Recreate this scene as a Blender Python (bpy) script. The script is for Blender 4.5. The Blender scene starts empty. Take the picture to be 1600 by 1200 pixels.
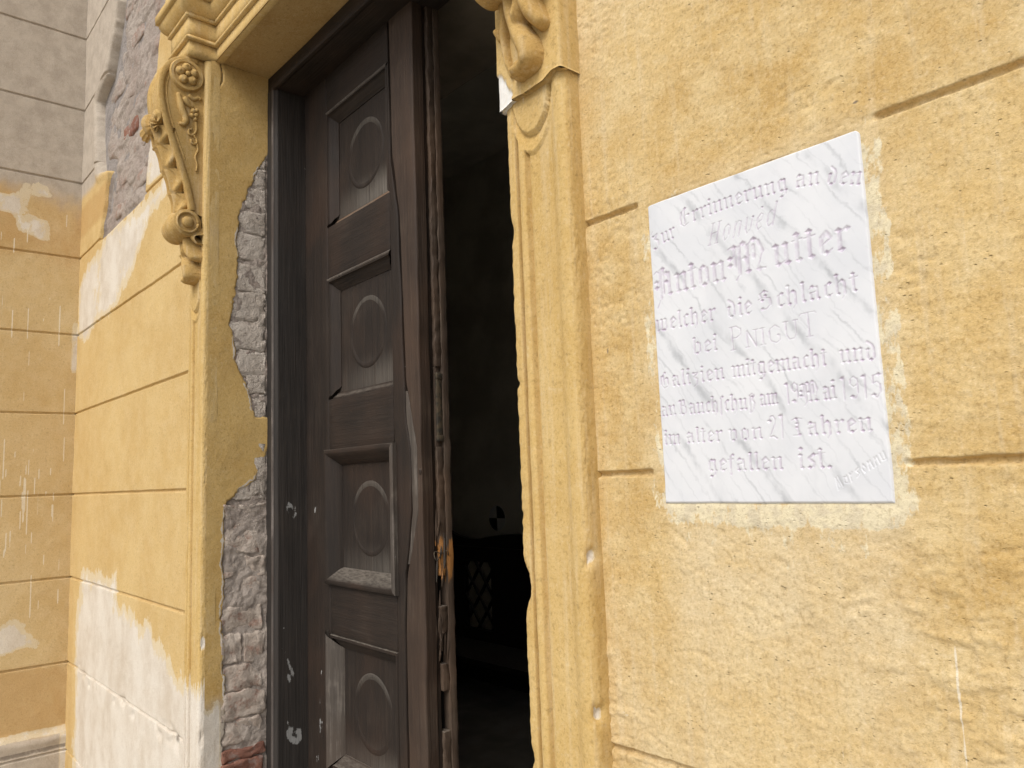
import bpy, bmesh, math, random
import numpy as np
from mathutils import Matrix, Vector

random.seed(7)
rng = np.random.default_rng(11)
scene = bpy.context.scene
COL = scene.collection

# ---------------------------------------------------------------- camera, sky, sun, exposure
cam_data = bpy.data.cameras.new('camera')
cam = bpy.data.objects.new('camera', cam_data)
COL.objects.link(cam)
cam_data.sensor_width = 36.0
cam_data.lens = 27.045
cam_data.clip_start = 0.02
cam_data.clip_end = 500
CAM = Vector((0.0, -0.9, 1.55))
RW = np.array([[0.65704211, -0.11558613, -0.74493994],
               [0.75293246, 0.0517763, 0.65605787],
               [-0.03726096, -0.99194711, 0.12104776]])
right, up, back = RW[:, 0], -RW[:, 1], -RW[:, 2]
cam.matrix_world = Matrix(((right[0], up[0], back[0], CAM.x), (right[1], up[1], back[1], CAM.y),
                           (right[2], up[2], back[2], CAM.z), (0, 0, 0, 1)))
scene.camera = cam

SUN_EL, SUN_AZ = math.radians(46), math.radians(20)       # azimuth from straight in front, plus = from the right
world = bpy.data.worlds.new('World')
scene.world = world
world.use_nodes = True
wn = world.node_tree
wn.nodes.clear()
w_out = wn.nodes.new('ShaderNodeOutputWorld')
w_bg = wn.nodes.new('ShaderNodeBackground')
w_sky = wn.nodes.new('ShaderNodeTexSky')
w_hs = wn.nodes.new('ShaderNodeHueSaturation')
w_sky.sky_type = 'NISHITA'
w_sky.sun_disc = False
w_sky.sun_elevation = SUN_EL
w_sky.sun_rotation = math.radians(180) - SUN_AZ
w_sky.air_density = 1.0
w_sky.dust_density = 4.0
w_sky.ozone_density = 1.0
w_hs.inputs['Saturation'].default_value = 0.38            # hazy, overcast sky
w_bg.inputs['Strength'].default_value = 0.15
wn.links.new(w_sky.outputs[0], w_hs.inputs['Color'])
wn.links.new(w_hs.outputs[0], w_bg.inputs['Color'])
wn.links.new(w_bg.outputs[0], w_out.inputs['Surface'])

sun_data = bpy.data.lights.new('sun', 'SUN')
sun = bpy.data.objects.new('sun', sun_data)
COL.objects.link(sun)
sun_data.energy = 1.35
sun_data.angle = math.radians(28)
sun_data.color = (1.0, 0.955, 0.89)
sdir = Vector((math.sin(SUN_AZ) * math.cos(SUN_EL), -math.cos(SUN_AZ) * math.cos(SUN_EL), math.sin(SUN_EL)))
sun.rotation_euler = (-sdir).to_track_quat('-Z', 'Y').to_euler()

scene.view_settings.view_transform = 'Standard'
scene.view_settings.look = 'None'
scene.view_settings.gamma = 1.0
scene.view_settings.exposure = 0.06
scene.view_settings.use_curve_mapping = False
scene.cycles.max_bounces = 5
scene.cycles.diffuse_bounces = 3


# ---------------------------------------------------------------- helpers
def tag(o, label=None, cat=None, group=None, kind=None):
    if label: o['label'] = label
    if cat: o['category'] = cat
    if group: o['group'] = group
    if kind: o['kind'] = kind
    return o


def link(name, mesh, mat=None, parent=None):
    o = bpy.data.objects.new(name, mesh)
    COL.objects.link(o)
    if mat is not None and len(mesh.materials) == 0:
        mesh.materials.append(mat)
    if parent is not None:
        o.parent = parent
    return o


def empty(name, loc=(0, 0, 0), rotz=0.0):
    o = bpy.data.objects.new(name, None)
    COL.objects.link(o)
    o.location = loc
    o.rotation_euler = (0, 0, rotz)
    return o


def _hash(i, j, seed):
    h = (i.astype(np.int64) * 374761393 + j.astype(np.int64) * 668265263 + seed * 1442695041) & 0x7fffffff
    h = ((h ^ (h >> 13)) * 1274126177) & 0x7fffffff
    h = (h ^ (h >> 16)) & 0xffff
    return h / 65535.0


def vnoise(x, y, seed=0):
    xi, yi = np.floor(x), np.floor(y)
    fx, fy = x - xi, y - yi
    fx = fx * fx * (3 - 2 * fx)
    fy = fy * fy * (3 - 2 * fy)
    a, b = _hash(xi, yi, seed), _hash(xi + 1, yi, seed)
    c, d = _hash(xi, yi + 1, seed), _hash(xi + 1, yi + 1, seed)
    return a + (b - a) * fx + (c - a) * fy + (a - b - c + d) * fx * fy


def fbm(x, y, seed=0, octaves=4, gain=0.5):
    s, amp, tot = 0.0, 1.0, 0.0
    for o in range(octaves):
        s = s + amp * vnoise(x * 2 ** o + 17.3 * o, y * 2 ** o + 9.1 * o, seed + o)
        tot += amp
        amp *= gain
    return s / tot - 0.5                                    # about -0.5..0.5


def sstep(a, b, v):
    t = np.clip((v - a) / (b - a), 0, 1)
    return t * t * (3 - 2 * t)


def poly_sd(x, y, poly):
    """signed distance to a polygon, positive inside"""
    x = np.asarray(x, float)
    y = np.asarray(y, float)
    d = np.full(x.shape, 1e9)
    ins = np.zeros(x.shape, bool)
    n = len(poly)
    for i in range(n):
        ax, ay = poly[i]
        bx, by = poly[(i + 1) % n]
        ex, ey = bx - ax, by - ay
        t = np.clip(((x - ax) * ex + (y - ay) * ey) / (ex * ex + ey * ey + 1e-12), 0, 1)
        d = np.minimum(d, np.hypot(x - ax - t * ex, y - ay - t * ey))
        c = (ay > y) != (by > y)
        xx = ax + (y - ay) * ex / (ey if abs(ey) > 1e-12 else 1e-12)
        ins ^= c & (x < xx)
    return np.where(ins, d, -d)


def grid_mesh(name, P, attrs=None, flip=False, smooth=True, keep=None):
    """P: (nv, nu, 3) array of points -> a mesh sheet; keep: boolean mask of quads"""
    nv, nu = P.shape[:2]
    idx = np.arange(nv * nu).reshape(nv, nu)
    q = np.stack([idx[:-1, :-1], idx[:-1, 1:], idx[1:, 1:], idx[1:, :-1]], -1).reshape(-1, 4)
    if keep is not None:
        q = q[keep.reshape(-1)]
    if flip:
        q = q[:, ::-1]
    me = bpy.data.meshes.new(name)
    me.vertices.add(nv * nu)
    me.vertices.foreach_set('co', np.ascontiguousarray(P.reshape(-1), dtype=np.float32))
    me.loops.add(q.size)
    me.loops.foreach_set('vertex_index', np.ascontiguousarray(q.reshape(-1), dtype=np.int32))
    me.polygons.add(len(q))
    me.polygons.foreach_set('loop_start', np.arange(0, q.size, 4, dtype=np.int32))
    me.polygons.foreach_set('loop_total', np.full(len(q), 4, dtype=np.int32))
    me.update(calc_edges=True)
    if smooth:
        me.polygons.foreach_set('use_smooth', np.ones(len(q), dtype=bool))
    for k, v in (attrs or {}).items():
        a = me.attributes.new(k, 'FLOAT', 'POINT')
        a.data.foreach_set('value', np.ascontiguousarray(np.broadcast_to(v, (nv, nu)).reshape(-1), dtype=np.float32))
    return me


def bm_mesh(name, bm, smooth=False, angle=None):
    bmesh.ops.recalc_face_normals(bm, faces=bm.faces)
    me = bpy.data.meshes.new(name)
    bm.to_mesh(me)
    bm.free()
    if smooth:
        me.polygons.foreach_set('use_smooth', np.ones(len(me.polygons), dtype=bool))
        if angle:
            me.set_sharp_from_angle(angle=math.radians(angle))
    return me


def box_bm(x0, x1, y0, y1, z0, z1, bevel=0.0, cuts=(0, 0, 0), jit=0.0, seed=0, seg=2, freq=9.0):
    """box with cuts along each axis, bevelled rim and a little unevenness"""
    bm = bmesh.new()
    bmesh.ops.create_cube(bm, size=1.0)
    for v in bm.verts:
        v.co = Vector((x0 + (v.co.x + .5) * (x1 - x0), y0 + (v.co.y + .5) * (y1 - y0), z0 + (v.co.z + .5) * (z1 - z0)))
    if bevel > 0:
        bmesh.ops.bevel(bm, geom=list(bm.edges), offset=bevel, segments=seg, affect='EDGES', profile=0.5)
    for ax, n in enumerate(cuts):
        lo, hi = ((x0, x1), (y0, y1), (z0, z1))[ax]
        for k in range(1, n + 1):
            c = lo + (hi - lo) * k / (n + 1)
            co = [0, 0, 0]
            no = [0, 0, 0]
            co[ax] = c
            no[ax] = 1
            bmesh.ops.bisect_plane(bm, geom=list(bm.verts) + list(bm.edges) + list(bm.faces), plane_co=co, plane_no=no)
    if jit:
        r = random.Random(seed)
        ox, oy, oz = r.random() * 50, r.random() * 50, r.random() * 50
        from mathutils import noise as mn
        for v in bm.verts:
            p = v.co * freq + Vector((ox, oy, oz))
            n1 = mn.noise_vector(p)
            n2 = mn.noise_vector(p * 4.3)
            v.co += (n1 * 0.65 + n2 * 0.35) * jit
    return bm


def box(name, x0, x1, y0, y1, z0, z1, mat, parent=None, bevel=0.0, cuts=(0, 0, 0), jit=0.0, seed=0, smooth=True, freq=9.0):
    bm = box_bm(x0, x1, y0, y1, z0, z1, bevel, cuts, jit, seed, 2, freq)
    return link(name, bm_mesh(name, bm, smooth, 40), mat, parent)


def spline(pts, n):
    """Catmull-Rom through pts"""
    p = [np.array(q, float) for q in pts]
    p = [2 * p[0] - p[1]] + p + [2 * p[-1] - p[-2]]
    out = []
    m = len(p) - 3
    for k in range(n):
        t = k / (n - 1) * m
        i = min(int(t), m - 1)
        f = t - i
        a, b, c, d = p[i:i + 4]
        out.append(0.5 * ((2 * b) + (c - a) * f + (2 * a - 5 * b + 4 * c - d) * f * f + (3 * b - a - 3 * c + d) * f ** 3))
    return np.array(out)


def tube_bm(bm, pts, rad, seg=8):
    pts = [Vector(p) for p in pts]
    rings = []
    for i, p in enumerate(pts):
        t = (pts[min(i + 1, len(pts) - 1)] - pts[max(i - 1, 0)]).normalized()
        a = t.cross(Vector((0.31, 0.55, 0.77))).normalized()
        b = t.cross(a)
        r = rad[i] if hasattr(rad, '__len__') else rad
        rings.append([bm.verts.new(p + (a * math.cos(2 * math.pi * k / seg) + b * math.sin(2 * math.pi * k / seg)) * r) for k in range(seg)])
    for i in range(len(rings) - 1):
        for k in range(seg):
            bm.faces.new((rings[i][k], rings[i][(k + 1) % seg], rings[i + 1][(k + 1) % seg], rings[i + 1][k]))
    bm.faces.new(rings[0][::-1])
    bm.faces.new(rings[-1])


def ball_bm(bm, c, r, sub=2, squash=(1, 1, 1)):
    m = Matrix.Translation(c) @ Matrix.Diagonal((r * squash[0], r * squash[1], r * squash[2], 1))
    bmesh.ops.create_icosphere(bm, subdivisions=sub, radius=1.0, matrix=m)


# ---------------------------------------------------------------- node materials
class M:
    def __init__(self, name, rough=0.9, spec=0.25):
        self.m = bpy.data.materials.new(name)
        self.m.use_nodes = True
        self.t = self.m.node_tree
        self.t.nodes.clear()
        self.out = self.t.nodes.new('ShaderNodeOutputMaterial')
        self.b = self.t.nodes.new('ShaderNodeBsdfPrincipled')
        self.b.inputs['Roughness'].default_value = rough
        self.b.inputs['Specular IOR Level'].default_value = spec
        self.t.links.new(self.b.outputs[0], self.out.inputs['Surface'])
        self.tc = self.t.nodes.new('ShaderNodeTexCoord')
        self.co = self.tc.outputs['Object']

    def put(self, sock, v):
        if isinstance(v, (int, float)):
            sock.default_value = v
        elif isinstance(v, tuple):
            sock.default_value = (v[0], v[1], v[2], 1.0) if len(sock.default_value) == 4 else v
        else:
            self.t.links.new(v, sock)

    def scaled(self, sx, sy, sz, off=(0, 0, 0), rot=(0, 0, 0)):
        n = self.t.nodes.new('ShaderNodeMapping')
        n.inputs['Scale'].default_value = (sx, sy, sz)
        n.inputs['Location'].default_value = off
        n.inputs['Rotation'].default_value = rot
        self.t.links.new(self.co, n.inputs['Vector'])
        return n.outputs[0]

    def noise(self, scale, detail=4.0, rough=0.55, vec=None, dist=0.0):
        n = self.t.nodes.new('ShaderNodeTexNoise')
        n.inputs['Scale'].default_value = scale
        n.inputs['Detail'].default_value = detail
        n.inputs['Roughness'].default_value = rough
        n.inputs['Distortion'].default_value = dist
        self.t.links.new(vec if vec is not None else self.co, n.inputs['Vector'])
        return n.outputs['Fac']

    def voro(self, scale, vec=None, feature='F1'):
        n = self.t.nodes.new('ShaderNodeTexVoronoi')
        n.feature = feature
        n.inputs['Scale'].default_value = scale
        self.t.links.new(vec if vec is not None else self.co, n.inputs['Vector'])
        return n.outputs['Distance']

    def attr(self, name):
        n = self.t.nodes.new('ShaderNodeAttribute')
        n.attribute_name = name
        return n.outputs['Fac']

    def math(self, op, a, b=0.0, c=0.0):
        n = self.t.nodes.new('ShaderNodeMath')
        n.operation = op
        for s, v in zip(n.inputs, (a, b, c)):
            self.put(s, v)
        return n.outputs[0]

    def ss(self, a, b, v):
        n = self.t.nodes.new('ShaderNodeMapRange')
        n.interpolation_type = 'SMOOTHSTEP'
        self.put(n.inputs['Value'], v)
        n.inputs['From Min'].default_value = a
        n.inputs['From Max'].default_value = b
        return n.outputs[0]

    def mix(self, f, a, b, mode='MIX'):
        n = self.t.nodes.new('ShaderNodeMix')
        n.data_type = 'RGBA'
        n.blend_type = mode
        self.put(n.inputs['Factor'], f)
        self.put(n.inputs['A'] if False else n.inputs[6], a)
        self.put(n.inputs[7], b)
        return n.outputs[2]

    def sepz(self, vec):
        n = self.t.nodes.new('ShaderNodeSeparateXYZ')
        self.t.links.new(vec, n.inputs[0])
        return n.outputs

    def normal(self):
        n = self.t.nodes.new('ShaderNodeNewGeometry')
        return n.outputs['Normal']

    def bump(self, h, dist, strength=1.0, prev=None):
        n = self.t.nodes.new('ShaderNodeBump')
        n.inputs['Distance'].default_value = dist
        n.inputs['Strength'].default_value = strength
        self.put(n.inputs['Height'], h)
        if prev is not None:
            self.t.links.new(prev, n.inputs['Normal'])
        return n.outputs[0]

    def done(self, col, normal=None, rough=None):
        self.put(self.b.inputs['Base Color'], col)
        if normal is not None:
            self.t.links.new(normal, self.b.inputs['Normal'])
        if rough is not None:
            self.put(self.b.inputs['Roughness'], rough)
        return self.m


def plaster_mat(name, c1, c2, c3, cream=(0.68, 0.585, 0.415), white=(0.72, 0.665, 0.58), use=(), relief=1.0, sand=0.35, mottle=0.45):
    """ochre lime coat; use = which of the wear layers (vertex masks) this wall has"""
    m = M(name, 0.92, 0.15)
    big = m.noise(2.3, 4, 0.62)
    mid = m.noise(13.0, 5, 0.70)
    fine = m.noise(95, 4, 0.7)
    grain = m.noise(210, 4, 0.8)
    edge = m.math('MULTIPLY', m.math('SUBTRACT', m.noise(15, 5, 0.72, m.scaled(1, 1, 0.6)), 0.5), 1.1)
    col = m.mix(m.ss(0.36, 0.64, big), c1, c2)
    col = m.mix(m.math('MULTIPLY', m.ss(0.36, 0.70, mid), mottle), col, c3)
    col = m.mix(m.math('MULTIPLY', m.ss(0.53, 0.72, fine), 0.50), col, tuple(v * 0.56 for v in c2))
    col = m.mix(m.math('MULTIPLY', m.ss(0.46, 0.26, fine), 0.30), col, cream)
    if 'streak' in use:
        col = m.mix(m.math('MULTIPLY', m.ss(0.50, 0.72, m.noise(1.0, 4, 0.6, m.scaled(60, 60, 3.0))), 0.27), col, cream)
    if 'stain' in use:
        stain = m.ss(0.40, 0.75, m.math('ADD', m.attr('stain'), m.math('MULTIPLY', edge, 0.6)))
        col = m.mix(m.math('MULTIPLY', stain, 0.55), col, (0.47, 0.275, 0.10))
    if 'grey' in use:
        grey = m.ss(0.25, 0.80, m.math('ADD', m.attr('grey'), m.math('MULTIPLY', edge, 0.5)))
        gcol = m.mix(m.ss(0.35, 0.68, mid), (0.52, 0.455, 0.375), (0.42, 0.36, 0.295))
        col = m.mix(grey, col, gcol)
    if 'wash' in use:
        ws = m.math('MULTIPLY', m.attr('wash'), m.ss(0.18, 0.75, m.noise(9, 5, 0.72)))
        col = m.mix(ws, col, (0.70, 0.575, 0.365))
    if 'worn' in use:
        worn = m.math('ADD', m.attr('worn'), m.math('MULTIPLY', edge, 0.62))
        col = m.mix(m.math('MULTIPLY', m.ss(0.42, 0.47, worn), 0.85), col, cream)
        wcol = m.mix(m.ss(0.36, 0.72, m.noise(6, 6, 0.7, m.scaled(1, 1, 0.7))), white, (0.58, 0.50, 0.40))
        col = m.mix(m.ss(0.54, 0.60, worn), col, wcol)
    if 'drip' in use:
        drip = m.ss(0.34, 0.54, m.math('ADD', m.attr('drip'), m.math('MULTIPLY', edge, 0.3)))
        col = m.mix(m.math('MULTIPLY', drip, 0.85), col, (0.75, 0.68, 0.54))
    if 'mortar' in use:
        mort = m.ss(0.44, 0.58, m.math('ADD', m.attr('mortar'), m.math('MULTIPLY', m.math('SUBTRACT', m.noise(34, 4, 0.72, m.scaled(1.3, 1, 0.55)), 0.5), 1.5)))
        mcol = m.mix(m.ss(0.42, 0.62, m.noise(48, 3)), (0.74, 0.66, 0.46), (0.63, 0.555, 0.40))
        col = m.mix(m.math('MULTIPLY', mort, 0.92), col, mcol)
    h = m.math('ADD', m.math('ADD', m.math('MULTIPLY', mid, 0.24), m.math('MULTIPLY', fine, 0.26)), m.math('MULTIPLY', grain, 0.24))
    if 'pits' in use:
        pv = m.voro(1.0, m.scaled(105, 105, 170))
        pit = m.math('MULTIPLY', m.ss(0.24, 0.08, pv), m.ss(0.50, 0.70, m.noise(31, 4, 0.75)))
        col = m.mix(m.math('MULTIPLY', pit, 0.35), col, tuple(v * 0.42 for v in c2))
        h = m.math('SUBTRACT', h, m.math('MULTIPLY', pit, 0.7))
    if 'bare' in use:
        bare = m.ss(0.46, 0.54, m.math('ADD', m.attr('bare'), m.math('MULTIPLY', edge, 0.10)))
        br = m.noise(24, 7, 0.7)
        bc = m.mix(m.ss(0.35, 0.65, big), (0.36, 0.30, 0.26), (0.45, 0.39, 0.34))
        bc = m.mix(m.math('MULTIPLY', m.ss(0.58, 0.74, m.noise(4.2, 4, 0.6, m.scaled(1, 1, 2.2, (3, 1, 0)))), 0.6), bc, (0.36, 0.225, 0.18))
        bc = m.mix(m.math('MULTIPLY', m.ss(0.52, 0.36, br), 0.5), bc, (0.23, 0.195, 0.17))
        col = m.mix(bare, col, bc)
        h = m.math('ADD', h, m.math('MULTIPLY', m.math('MULTIPLY', bare, br), 4.0))
    if 'dark_marks' in use:
        col = m.mix(m.math('MULTIPLY', m.ss(0.42, 0.58, m.math('ADD', m.attr('dark_marks'), m.math('MULTIPLY', edge, 0.5))), 0.8), col, (0.17, 0.14, 0.11))
    col = m.mix(m.math('MULTIPLY', m.ss(0.50, 0.66, grain), sand), col, m.mix(1.0, col, (0.58, 0.50, 0.40), 'MULTIPLY'))
    col = m.mix(m.math('MULTIPLY', m.ss(0.46, 0.32, grain), sand * 0.6), col, m.mix(1.0, col, (0.25, 0.25, 0.25), 'ADD'))
    n = m.bump(h, 0.0052 * relief, 0.8)
    return m.done(col, n)


YEL = ((0.625, 0.445, 0.195), (0.535, 0.355, 0.135), (0.685, 0.535, 0.290))
mat_plaster = plaster_mat('yellow_plaster', *YEL, use=('stain', 'streak', 'worn', 'drip', 'mortar', 'grey', 'dark_marks', 'pits', 'wash'), relief=1.05, sand=0.52, mottle=0.85)
mat_plaster_left = plaster_mat('flaking_yellow_plaster', (0.63, 0.455, 0.205), (0.57, 0.39, 0.16), (0.67, 0.515, 0.275), use=('stain', 'worn', 'grey', 'bare', 'dark_marks'))
mat_side = plaster_mat('side_plaster', (0.63, 0.475, 0.25), (0.57, 0.41, 0.195), (0.66, 0.52, 0.31), use=('stain', 'worn', 'grey', 'drip', 'dark_marks'), relief=0.6)
mat_stucco = plaster_mat('stucco_ornament', (0.61, 0.428, 0.172), (0.535, 0.355, 0.126), (0.655, 0.487, 0.235), use=('streak', 'worn', 'grey', 'dark_marks'), relief=0.6)
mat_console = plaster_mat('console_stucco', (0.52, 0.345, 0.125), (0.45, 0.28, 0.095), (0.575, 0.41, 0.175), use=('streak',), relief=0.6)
mat_reveal = plaster_mat('reveal_coat', (0.60, 0.41, 0.155), (0.53, 0.34, 0.115), (0.63, 0.455, 0.20), use=('stain', 'worn', 'grey', 'bare', 'dark_marks'), relief=0.7)
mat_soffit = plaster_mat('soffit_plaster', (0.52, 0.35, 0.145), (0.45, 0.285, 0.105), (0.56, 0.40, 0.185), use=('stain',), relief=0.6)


def masonry_mat(name, c1, c2, c3, red=0.0):
    m = M(name, 0.95, 0.1)
    rough = m.noise(32, 7, 0.7)
    col = m.mix(m.ss(0.35, 0.65, m.noise(14, 5, 0.65)), c1, c2)
    col = m.mix(m.math('MULTIPLY', m.ss(0.50, 0.34, rough), 0.6), col, c3)
    if red:
        col = m.mix(m.math('MULTIPLY', m.ss(0.50, 0.66, m.noise(19, 6, 0.7)), red), col, (0.36, 0.225, 0.175))
    return m.done(col, m.bump(rough, 0.016, 0.9))


mat_rubble = masonry_mat('rubble_mortar', (0.61, 0.545, 0.475), (0.52, 0.455, 0.39), (0.36, 0.31, 0.26))
mat_brick = masonry_mat('mortar_smeared_brick', (0.61, 0.53, 0.455), (0.52, 0.435, 0.365), (0.37, 0.30, 0.25), red=0.85)
mat_redbrick = masonry_mat('red_brick', (0.30, 0.15, 0.105), (0.24, 0.115, 0.085), (0.36, 0.30, 0.27))
mat_dullbrick = masonry_mat('dull_brick', (0.45, 0.385, 0.335), (0.38, 0.31, 0.265), (0.29, 0.24, 0.205), red=0.7)
mat_core = masonry_mat('wall_core', (0.36, 0.33, 0.31), (0.28, 0.255, 0.24), (0.2, 0.18, 0.17))


def wood_mat(name, axis, dark=(0.0125, 0.0084, 0.0060), mid=(0.0230, 0.0150, 0.0102), warm=(0.041, 0.0222, 0.0132), pale=(0.075, 0.057, 0.043),
             pale_amt=0.22, warm_amt=0.6, split=False, rough=0.62):
    m = M(name, rough, 0.35)
    s = [55, 55, 55]
    s[axis] = 2.6
    grain = m.noise(1.0, 7, 0.62, m.scaled(*s), 0.25)
    s2 = [190, 190, 190]
    s2[axis] = 5
    fine = m.noise(1.0, 4, 0.6, m.scaled(*s2))
    big = m.noise(3.5, 4, 0.55)
    col = m.mix(m.ss(0.25, 0.75, grain), dark, mid)
    col = m.mix(m.math('MULTIPLY', m.ss(0.42, 0.7, big), warm_amt), col, warm)
    patch = m.math('ADD', m.math('MULTIPLY', m.noise(6, 5, 0.65), 0.55), m.math('MULTIPLY', fine, 0.5))
    col = m.mix(m.math('MULTIPLY', m.ss(0.52, 0.68, patch), pale_amt), col, pale)
    # dust lying on what faces up
    nz = m.sepz(m.normal())[2]
    dust = m.math('MULTIPLY', m.ss(0.30, 0.85, nz), m.ss(0.15, 0.75, m.noise(1.0, 5, 0.65, m.scaled(40, 160, 160))))
    col = m.mix(m.math('MULTIPLY', dust, 0.8), col, (0.20, 0.175, 0.145))
    col = m.mix(m.math('MULTIPLY', m.attr('pale'), m.ss(0.25, 0.65, m.math('ADD', m.math('MULTIPLY', fine, 0.6), m.math('MULTIPLY', patch, 0.5)))), col, (0.15, 0.135, 0.115))
    if split:      # freshly split orange wood round the broken lock
        ob = m.sepz(m.co)
        f = m.math('MULTIPLY', m.ss(1.20, 1.34, ob[2]), m.ss(1.46, 1.36, ob[2]))
        f = m.math('ADD', f, m.math('MULTIPLY', m.math('SUBTRACT', m.noise(1.0, 5, 0.7, m.scaled(60, 60, 10)), 0.5), 2.0))
        col = m.mix(m.ss(0.72, 0.95, f), col, (0.34, 0.155, 0.045))
    smear = m.ss(0.45, 0.6, m.math('ADD', m.attr('smear'), m.math('MULTIPLY', m.math('SUBTRACT', m.noise(1.0, 6, 0.72, m.scaled(38, 38, 24)), 0.5), 2.3)))
    col = m.mix(m.math('MULTIPLY', smear, 0.7), col, (0.38, 0.38, 0.37))
    n = m.bump(m.math('ADD', grain, m.math('MULTIPLY', fine, 0.4)), 0.004, 0.6)
    return m.done(col, n, m.math('ADD', 0.45, m.math('MULTIPLY', patch, 0.5)))


mat_wood_v = wood_mat('dark_wood_upright', 2)
mat_wood_h = wood_mat('dark_wood_cross', 0)
mat_wood_frame = wood_mat('dark_frame_wood', 2, dark=(0.020, 0.017, 0.015), mid=(0.038, 0.032, 0.028), warm=(0.042, 0.031, 0.025), warm_amt=0.3)
mat_wood_bead = wood_mat('lit_edge_wood', 2, dark=(0.06, 0.05, 0.045), mid=(0.11, 0.095, 0.085), pale_amt=0.6, pale=(0.24, 0.21, 0.19))  # paler copy of the frame wood, puts the lit front edge into the colour
mat_wood_brown = wood_mat('worn_brown_wood', 2, dark=(0.030, 0.019, 0.013), mid=(0.052, 0.033, 0.0225), warm=(0.070, 0.041, 0.026), pale=(0.12, 0.088, 0.064), pale_amt=0.35)
mat_wood_grey = wood_mat('weathered_grey_wood', 2, dark=(0.045, 0.037, 0.031), mid=(0.09, 0.075, 0.062), warm=(0.08, 0.058, 0.043), pale=(0.19, 0.165, 0.14), pale_amt=0.7)
mat_wood_raw = wood_mat('exposed_wood_cross', 0, dark=(0.08, 0.048, 0.028), mid=(0.14, 0.085, 0.05), warm=(0.18, 0.10, 0.055), pale=(0.22, 0.17, 0.12), pale_amt=0.4)
mat_wood_edge = wood_mat('door_edge_wood', 2, dark=(0.040, 0.027, 0.019), mid=(0.078, 0.053, 0.037), warm=(0.11, 0.068, 0.042), pale=(0.17, 0.13, 0.095), pale_amt=0.35, split=True)
mat_gap = M('black_gap').done((0.006, 0.005, 0.0045))  # near-black: shade inside gaps and mortises put into the colour


def metal_mat():
    m = M('old_iron', 0.6, 0.4)
    col = m.mix(m.ss(0.4, 0.6, m.noise(60, 5)), (0.045, 0.04, 0.032), (0.11, 0.085, 0.055))
    m.b.inputs['Metallic'].default_value = 0.35
    return m.done(col, m.bump(m.noise(130, 4), 0.001, 0.7))


mat_iron = metal_mat()


def simple(name, c, var=0.25, sc=8, rough=0.9, bump=0.003):
    m = M(name, rough, 0.2)
    col = m.mix(m.ss(0.35, 0.65, m.noise(sc, 5, 0.6)), tuple(v * (1 - var) for v in c), tuple(v * (1 + var) for v in c))
    return m.done(col, m.bump(m.noise(sc * 8, 5), bump, 0.6))


# ================================================================ THE SETTING
mat_ground = simple('pale_paving', (0.36, 0.34, 0.30), 0.15, 3)
g = grid_mesh('ground', np.array([[[x, y, 0.0] for x in (-200, -6, 0, 6, 200)] for y in (-200, -6, 0, 6, 200)], float))
tag(link('ground', g, mat_ground), 'pale trodden ground in front of the doorway', None, kind='structure')

# room behind the door
mat_room = simple('interior_lime', (0.60, 0.56, 0.48), 0.12, 2)
mat_roomfloor = simple('interior_floor_stone', (0.26, 0.235, 0.20), 0.2, 3)
room = [('interior_floor', -7.0, 2.0, 0.0, 3.2, 0.004, 0.02, mat_roomfloor), ('interior_back_wall', -7.0, 2.0, 3.05, 3.25, 0.0, 4.2, mat_room),
        ('interior_end_wall', -7.2, -7.0, 0.3, 3.25, 0.0, 4.2, mat_room), ('interior_end_wall', 1.7, 1.9, 0.77, 1.2, 0.0, 4.2, mat_room), ('interior_end_wall', 1.7, 1.9, 2.6, 3.04, 0.0, 4.2, mat_room),
        ('added_opening_sill', 1.7, 1.9, 1.2, 2.6, 0.0, 1.1, mat_room), ('added_opening_head', 1.7, 1.9, 1.2, 2.6, 3.3, 4.2, mat_room),  # unseen opening added in the end wall to let light into the room
        ('interior_front_wall', -7.0, -4.6, 0.55, 0.80, 0.0, 4.2, mat_room),
        ('interior_ceiling', -7.2, 2.0, 0.60, 3.25, 4.2, 4.35, mat_room)]
for nm, a, b, c, d, e, f_, mt in room:
    tag(box(nm, a, b, c, d, e, f_, mt), kind='structure')

# ================================================================ FACADE
XC = -4.39                                                  # corner with the side wall
CZ = [1.55 + 0.4055 * k for k in range(-4, 8)]              # groove heights
PR0, PR1 = -0.978, -0.826                                   # right pilaster
PL0, PL1 = -2.625, -2.473                                   # left pilaster
HEAD = 2.985

facade = empty('facade_wall', (0, 0, 0))
tag(facade, 'weathered ochre plastered facade with horizontal grooves on both sides of the doorway', 'wall')
box('masonry_core', XC - 0.3, -2.515, 0.03, 0.76, 0.0, 5.6, mat_core, facade)
box('masonry_core', -0.960, 1.7, 0.014, 0.76, 0.0, 5.6, mat_core, facade)
box('masonry_core', -2.515, -0.960, 0.014, 0.76, 2.992, 5.6, mat_core, facade)


def grooves(z, width=0.0055):
    d = np.full(np.shape(z), 9.0)
    for c in CZ:
        d = np.minimum(d, np.abs(z - c))
    return d


# ---- right-hand wall
PQ = (-0.6979, -0.3765, 1.5050, 1.9487)                     # plaque x0 x1 z0 z1


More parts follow.
